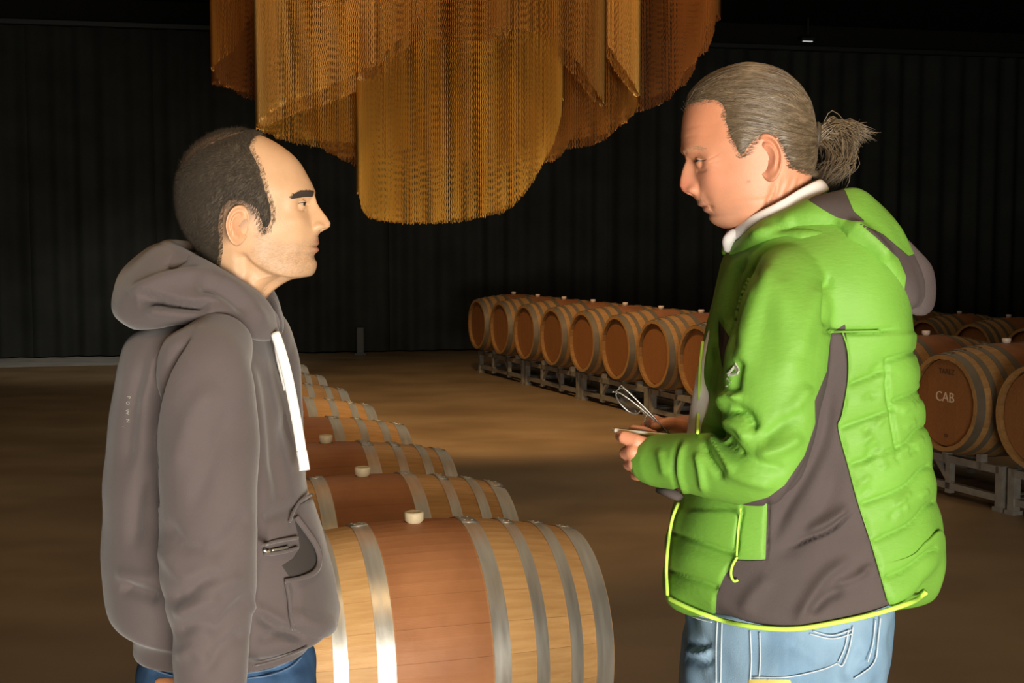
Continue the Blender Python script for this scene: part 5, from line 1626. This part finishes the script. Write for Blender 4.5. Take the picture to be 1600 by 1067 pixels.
fl = wr + [
    # shoulder and upper sleeve
    ([(1166, 400), (1150, 430), (1140, 470), (1132, 520)], YR - .15, .006, -.004), ([(1190, 400), (1165, 450), (1150, 500), (1143, 550)], YR - .17, .010, -.0045), ([(1180, 440), (1160, 490), (1152, 540)], YR - .2, .008, .003),
    ([(1215, 400), (1185, 470), (1165, 540), (1155, 590)], YA + .06, .012, .004), ([(1294, 430), (1290, 470), (1294, 515)], YA + .1, .006, -.005), ([(1288, 440), (1262, 500), (1250, 560)], YA + .05, .014, .003),
    ([(1200, 420), (1230, 500), (1235, 600)], YA, .022, .004), ([(1160, 560), (1150, 590), (1146, 620)], YA + .08, .007, -.005),
    # elbow creases
    ([(1127, 645), (1128, 628), (1140, 618), (1160, 622)], YA + .07, .006, .006), ([(1140, 640), (1165, 650), (1178, 676)], YA + .04, .006, -.007, -1), ([(1130, 655), (1155, 668), (1170, 690)], YA + .05, .007, .005),
    ([(1118, 672), (1140, 690), (1160, 715)], YA + .06, .006, -.005), ([(1105, 680), (1125, 705), (1150, 738)], YA + .08, .006, .004), ([(1098, 690), (1110, 720), (1130, 750)], YA + .09, .005, -.004),
    ([(1250, 640), (1215, 670), (1185, 690)], YA, .010, -.004), ([(1255, 680), (1220, 700), (1180, 712)], YA, .009, .004), ([(1230, 735), (1190, 725), (1150, 705)], YA, .008, -.003), ([(1210, 760), (1170, 750), (1130, 735)], YA + .02, .008, .003),
    ([(1265, 600), (1240, 640), (1225, 660)], YA, .010, .003), ([(1088, 705), (1095, 735), (1100, 770)], YA + .1, .005, .003),
    # cuff
    ([(1062, 690), (1054, 715), (1054, 745), (1064, 775)], YA + .14, .004, -.0045), ([(1070, 688), (1062, 715), (1062, 745), (1072, 778)], YA + .14, .005, .0025), ([(1030, 700), (1034, 720), (1040, 745)], YA + .16, .006, .002),
    # grey panel
    ([(1300, 600), (1288, 680), (1262, 740), (1225, 800), (1205, 850)], YP, .010, -.004), ([(1332, 800), (1300, 828), (1262, 845), (1238, 856)], YP, .0045, -.005, 1), ([(1328, 790), (1296, 812), (1258, 832)], YP, .008, .0045),
    ([(1330, 870), (1290, 900), (1262, 940), (1244, 978)], YP, .010, .0045), ([(1320, 920), (1290, 935), (1265, 960)], YP, .008, -.004), ([(1200, 870), (1240, 850), (1290, 790), (1310, 720)], YP, .014, -.003),
    ([(1205, 900), (1175, 930), (1160, 960)], YP, .012, .003), ([(1360, 890), (1330, 905), (1300, 915)], YP, .007, .003),
    # yoke and vertical seams
    (yokeL, YP, .0028, -.0035), ([(1384, 560), (1388, 620), (1400, 690), (1404, 720)], YP + .03, .003, -.003),
    ([(1124, 500), (1118, 560), (1108, 640)], YR - .15, .006, -.004), ([(1112, 540), (1104, 600), (1096, 660)], YR - .12, .004, -.003), ([(1199, 778), (1198, 830), (1196, 876)], YP, .0028, -.003), ([(1160, 790), (1153, 830), (1150, 870)], YP, .0030, -.004),
]
V = folds(V, N, fl)
N = normals(V, T)
sd_ = sleeve_sd(V)
# split into green shell and grey panels, cut exactly along the panel outlines
X, Z, Q_ = flatmap(V, YR)
pg = polydist(X, Z, panelG) * Q_; pf = polydist(X, Z, panelF) * Q_
sleeve_back = Q_ * polydist(X, Z, [(1299, 520), (1296, 540), (1292, 580), (1273, 626), (1274, 662), (1257, 712), (1226, 758), (1200, 777), (1160, 788), (1100, 795), (1060, 790), (1060, 830), (1330, 830), (1330, 500)])
onarm = .018 - sd_
# on the sleeve only a strip along its rear edge is grey
grey = np.where(onarm > 0, np.minimum(sleeve_back, 1), pg)
grey = np.where(np.abs(V[:, 1] - YR) < .02, np.minimum(grey, -.001), grey)
grey = np.maximum(grey, np.where((V[:, 1] < YR) & (onarm < 0), pf, -1))
trim_low = V[:, 2] - (np.interp(V[:, 0], hz[:, 0], hz[:, 1]))
Vg, Tg = clip(V, T, -grey)
jacket = child('jacket', Vg, Tg, M['green'], PR, PR_off, label='bright green padded jacket shell')
Vg, Tg = clip(V - N * .0006, T, grey)
child('side_panel', Vg, Tg, M['greyfab'], PR, PR_off, label='dark grey stretch panel of the jacket')
hostR = (V, N)
seam([(1043, 934), (1076, 950), (1120, 967), (1176, 979), (1240, 983), (1304, 973), (1360, 961), (1424, 941), (1447, 925)], YR - .16, hostR, M['lime'], 'hem_piping', PR, PR_off, .0030, dy=.0005, sq=(1.3, 1))
seam([(1060, 786), (1050, 812), (1044, 850), (1041, 890), (1043, 930)], YR - .05, hostR, M['lime'], 'front_zip', PR, PR_off, .0028)
seam([(1098, 534), (1094, 570), (1092, 611), (1091, 645), (1090, 676)], YR - .1, hostR, M['lime'], 'front_zip', PR, PR_off, .0026)
seam([(1157, 795), (1153, 830), (1151, 868)], YP, hostR, M['lime'], 'pocket_zip', PR, PR_off, .0016)
seam([(1152, 870), (1144, 884), (1142, 898), (1147, 908), (1153, 906)], YP, hostR, M['lime'], 'zip_puller', PR, PR_off, .0022, dy=.004)
seam([(1149, 876), (1170, 877), (1196, 876)], YP, hostR, M['greyfab'], 'panel_seam', PR, PR_off, .0012)
seam([(1298, 518.5), (1330, 518), (1376, 517)], YP, hostR, M['green'], 'yoke_seam', PR, PR_off, .0016)
seam([(1316, 518), (1325, 548), (1326, 591), (1316, 650), (1310, 668), (1326, 728), (1342, 788), (1364, 856), (1388, 940)], YP, hostR, M['green'], 'panel_seam', PR, PR_off, .0013)
# hood
hR = [(1140, 384, .018, 1134, 402, .024, .007), (1156, 366, .050, 1150, 392, .075, .010), (1180, 348, .074, 1182, 376, .120, .016), (1214, 330, .090, 1230, 372, .150, .020), (1250, 312, .095, 1290, 388, .165, .024), (1285, 303, .095, 1340, 430, .165, .030),
      (1305, 304, .085, 1372, 470, .140, .036), (1318, 312, .060, 1398, 484, .090, .042), (1326, 318, .0, 1410, 488, .0, .044)]
V1, T1 = voxel([hood_surface(hR, YR, 28, 6)], .0042, 4); N1 = normals(V1, T1)
V1 = V1 + N1 * wob(V1, .08, .0018, 31)[:, None]
V1 = folds(V1, N1, [([(1190, 358), (1240, 348), (1290, 352), (1322, 372)], YR - .14, .010, -.007), ([(1300, 340), (1318, 372), (1338, 420)], YR - .14, .007, -.007, 1), ([(1230, 366), (1290, 380), (1340, 424)], YR - .15, .006, .004), ([(1322, 345), (1360, 372), (1392, 408)], YR - .12, .009, .006),
                     ([(1345, 400), (1372, 430), (1380, 470)], YR - .12, .008, -.004), ([(1170, 372), (1200, 356), (1240, 338)], YR - .12, .007, .004)])
N1 = normals(V1, T1)
u1, v1, q1 = flatmap(V1, YR)
neckP = q1 * polydist(u1, v1, [(1262, 312), (1282, 296), (1320, 296), (1334, 330), (1352, 346), (1330, 345), (1308, 340), (1290, 330)])
backP = q1 * polydist(u1, v1, [(1338, 346), (1380, 366), (1420, 400), (1470, 380), (1470, 520), (1360, 505), (1378, 484), (1395, 486), (1412, 460), (1416, 432), (1404, 404), (1370, 372)])
gh = np.maximum(neckP, backP)
Vg, Tg = clip(V1, T1, -gh); hood = child('hood', Vg, Tg, M['green'], PR, PR_off)
Vg, Tg = clip(V1 - N1 * .0005, T1, gh); child('hood_lining', Vg, Tg, M['greyfab'], hood, (0, 0, 0), label='dark grey hood lining').location = -PR_off
# the grey brim hanging at the back of the hood
hb = [(1396, 372, .070, 1388, 486, .095, .010), (1420, 396, .060, 1416, 490, .080, .012), (1436, 410, .035, 1436, 484, .045, .013), (1440, 414, .0, 1440, 478, .0, .013)]
V2, T2 = voxel([hood_surface(hb, YR, 20, 8)], .004, 4); N2 = normals(V2, T2)
V2 = folds(V2, N2, [([(1412, 440), (1424, 456), (1438, 478)], YR - .08, .005, -.004)])
child('hood_brim', V2, T2, M['greyfab'], hood, (0, 0, 0), label='dark grey hood brim').location = -PR_off
# silver badge on the sleeve
def on_host(host, u, v, Y, tol=.008):
    hv, hn = host; p_ = AP(u, v, Y); o_ = np.array([0, 0, CAM_H]); d = p_ - o_; d /= np.linalg.norm(d); w = hv - o_; t_ = w @ d
    q_ = np.linalg.norm(w - t_[:, None] * d, axis=1); i = np.where(q_ < tol)[0]
    j = i[np.argmin(t_[i])]; return o_ + d * t_[j], hn[j]
def decal(polys, Y, host, m, name, parent, off, lift=.0012):
    b = MB()
    for poly in polys:
        P = [on_host(host, u, v, Y) for u, v in poly]; n = len(P)
        top = [p + nn * lift for p, nn in P]; bot = [p - nn * .001 for p, nn in P]
        b.add(top + bot, [tuple(range(n)), tuple(range(n, 2 * n))[::-1]] + [(k, n + k, n + (k + 1) % n, (k + 1) % n) for k in range(n)])
    return child(name, b.V, b.F, m, parent, off, smooth=False)
decal([[(1149, 567), (1155, 577), (1152, 580), (1147, 574)], [(1147, 571), (1136, 584), (1139, 585), (1147, 577)], [(1137, 586), (1150, 580), (1155, 579), (1152, 585), (1146, 588), (1139, 588)]], 1.74, hostR, M['silver'], 'badge', PR, PR_off)
for ch, (u, v) in zip('ALPIN', [(1137, 592), (1140, 594.5), (1143, 597), (1140, 600), (1136, 604)]):
    p, nn = on_host(hostR, u, v, 1.74)
    o = obj('badge_letter', text_mesh(ch, .0042, .0003), PR); o.data.materials.append(M['silver'])
    z = Vector(nn); x = Vector((0, 0, 1)).cross(z).normalized(); y = z.cross(x)
    mt = Matrix((x, y, z)).transposed().to_4x4(); mt.translation = Vector(p + nn * .001) - PR_off; o.matrix_local = mt
# grey cuff lining under the wrist
V, F = tube(AP([1030, 1050, 1062], [764, 770, 778], [1.915, 1.90, 1.888]), [.010, .013, .008], 10, True, (.6, 1)); child('cuff_lining', V, F, M['greyfab'], PR, PR_off)

# jeans
jl = [trouser([(xR + .0, .775, .090, -s_ * .010), (xR - .005, .72, .094, -s_ * .008), (xR - .012, .62, .089, 0), (xR - .012, .50, .078, 0), (xR, .30, .072, 0), (xR + .01, .13, .070, 0)], YR + s_ * .098) for s_ in (-1, 1)]
V, T, N = jeans([(1084, 870, 1382, 860, .158), (1080, 915, 1384, 905, .160), (1077, 955, 1386, 945, .160), (1073, 985, 1384, 985, .168), (1068, 1025, 1376, 1030, .174), (1063, 1067, 1362, 1067, .176), (1060, 1110, 1350, 1110, .175), (1070, 1160, 1340, 1150, .175), (1140, 1190, 1280, 1190, .11)], jl, YR, -1)
V = V + N * wob(V, .07, .0025, 42)[:, None]
V = folds(V, N, [([(1070, 1005), (1090, 1010), (1112, 1004)], YP, .007, -.004), ([(1068, 1025), (1092, 1035), (1116, 1028)], YP, .007, -.004), ([(1068, 1014), (1092, 1022), (1114, 1016)], YP, .006, .004), ([(1345, 1000), (1330, 1040), (1322, 1067)], YP, .01, -.004),
                 ([(1230, 1000), (1260, 1020), (1300, 1045)], YP, .010, -.003), ([(1340, 1050), (1355, 1035), (1370, 1015)], YP, .006, -.003)])
N = normals(V, T)
child('jeans', V, T, M['denim_light'], PR, PR_off, label='washed light blue jeans')
hostK = (V, N)
for pts in ([(1121, 970), (1119, 1010), (1119, 1067)], [(1128, 972), (1127, 1010), (1126, 1067)], [(1172, 986), (1174, 1030), (1172, 1062)], [(1187, 988), (1188, 1030), (1186, 1060)],
            [(1176, 1058), (1230, 1058), (1285, 1046), (1308, 1036)], [(1270, 986), (1300, 993), (1330, 984)], [(1265, 990), (1300, 998), (1332, 990)], [(1333, 978), (1328, 1010), (1317, 1040), (1308, 1036)], [(1326, 984), (1320, 1012), (1310, 1034)],
            [(1376, 965), (1372, 1000), (1366, 1036), (1335, 1060)], [(1368, 968), (1364, 1005), (1356, 1034)], [(1078, 962), (1095, 968), (1112, 972)], [(1076, 957), (1095, 963), (1114, 967)]):
    seam(pts, YP, hostK, M['thread'], 'stitched_seam', PR, PR_off, .0011)
panel((V, T, N), [(1170, 1061), (1236, 1061), (1236, 1090), (1170, 1090)], YP, .002, 'cloth_patch', M['patch'], PR, PR_off, nmax=-.2)
for s_ in (-1, 1): shoe(xR + .01, YR + s_ * .10, -1, PR, PR_off)

# ------------------------------------------------------------ what he holds
M['phone'] = mat('pale_phone_shell', (.80, .74, .60), .25, spec=.6)
M['phone_glass'] = mat('phone_glass', (.02, .02, .025), .08, spec=.8)
c0 = AP(957, 668.0, 1.975); c1 = AP(1040, 676.0, 1.975)
cc = (c0 + c1) / 2; dx = Vector(c1 - c0).normalized(); L_ = .118
t = empty('phone', tuple(Vector(c0) + dx * L_ / 2 - Vector((0, 0, .004))), label='thin pale phone held flat in the near hand, bright front edge', cat='phone')
q = dx.to_track_quat('X', 'Z') @ Euler((R(-8), 0, 0)).to_quaternion()
MB().box((0, 0, 0), (L_, .060, .0060), q, bev=.0016).build('shell', M['phone'], t)
MB().box(q @ Vector((0, 0, .0039)), (L_ - .006, .055, .0006), q).build('screen', M['phone_glass'], t)
# folded eyeglasses standing up out of the far hand
M['frame'] = mat('glasses_frame', (.42, .40, .37), .25, .8)
M['lens'] = mat('glasses_lens', (.86, .88, .88), .03, spec=.5, trans=1.0)
gc = AP(1004, 648, 2.005)
t = empty('eyeglasses', tuple(gc), label='thin-framed eyeglasses held up by their folded arms above the phone', cat='eyeglasses')
ua = Vector(AP(986, 628, 2.005) - AP(1022, 662, 2.005)).normalized()       # long way of the frame, up and left
vb = Vector((.50, .72, .48)); vb = (vb - ua * vb.dot(ua)).normalized(); wn = ua.cross(vb).normalized()
def lens_ring(cx, cy, a=.0245, b_=.0165, n=36):
    return [ua * (cx + a * math.copysign(abs(math.cos(k)) ** .85, math.cos(k))) + vb * (cy + b_ * math.copysign(abs(math.sin(k)) ** .85, math.sin(k))) for k in np.arange(n) / n * 2 * math.pi]
for cx in (-.031, .031):
    Rg = lens_ring(cx, 0); V, F = tube([tuple(p) for p in Rg + Rg[:2]], .0011, 6, False); mobj('rim', V, F, M['frame'], t)
    n = len(Rg); V = [p * 1 + wn * .0006 for p in Rg] + [p - wn * .0006 for p in Rg]
    mobj('lens', V, [tuple(range(n)), tuple(range(n, 2 * n))[::-1]] + [(k, n + k, n + (k + 1) % n, (k + 1) % n) for k in range(n)], M['lens'], t, False)
V, F = tube([tuple(ua * x + vb * y + wn * z) for x, y, z in ((-.007, .004, 0), (-.003, .007, .002), (.003, .007, .002), (.007, .004, 0))], .0012, 6); mobj('bridge', V, F, M['frame'], t)
for s_ in (-1, 1):
    P = [ua * (s_ * .055) + vb * .006, ua * (s_ * .057) + vb * .006 + wn * -.006, ua * (s_ * .050) + wn * (-.008 - .002 * s_) + vb * .005, ua * (s_ * -.010) + wn * (-.009 - .003 * s_) + vb * .002, ua * (s_ * -.050) + wn * (-.010 - .003 * s_) - vb * .006, ua * (s_ * -.062) + wn * (-.010 - .003 * s_) - vb * .016]
    V, F = tube(spline([tuple(p) for p in P], 5), .0013, 6); mobj('temple', V, F, M['frame'], t)
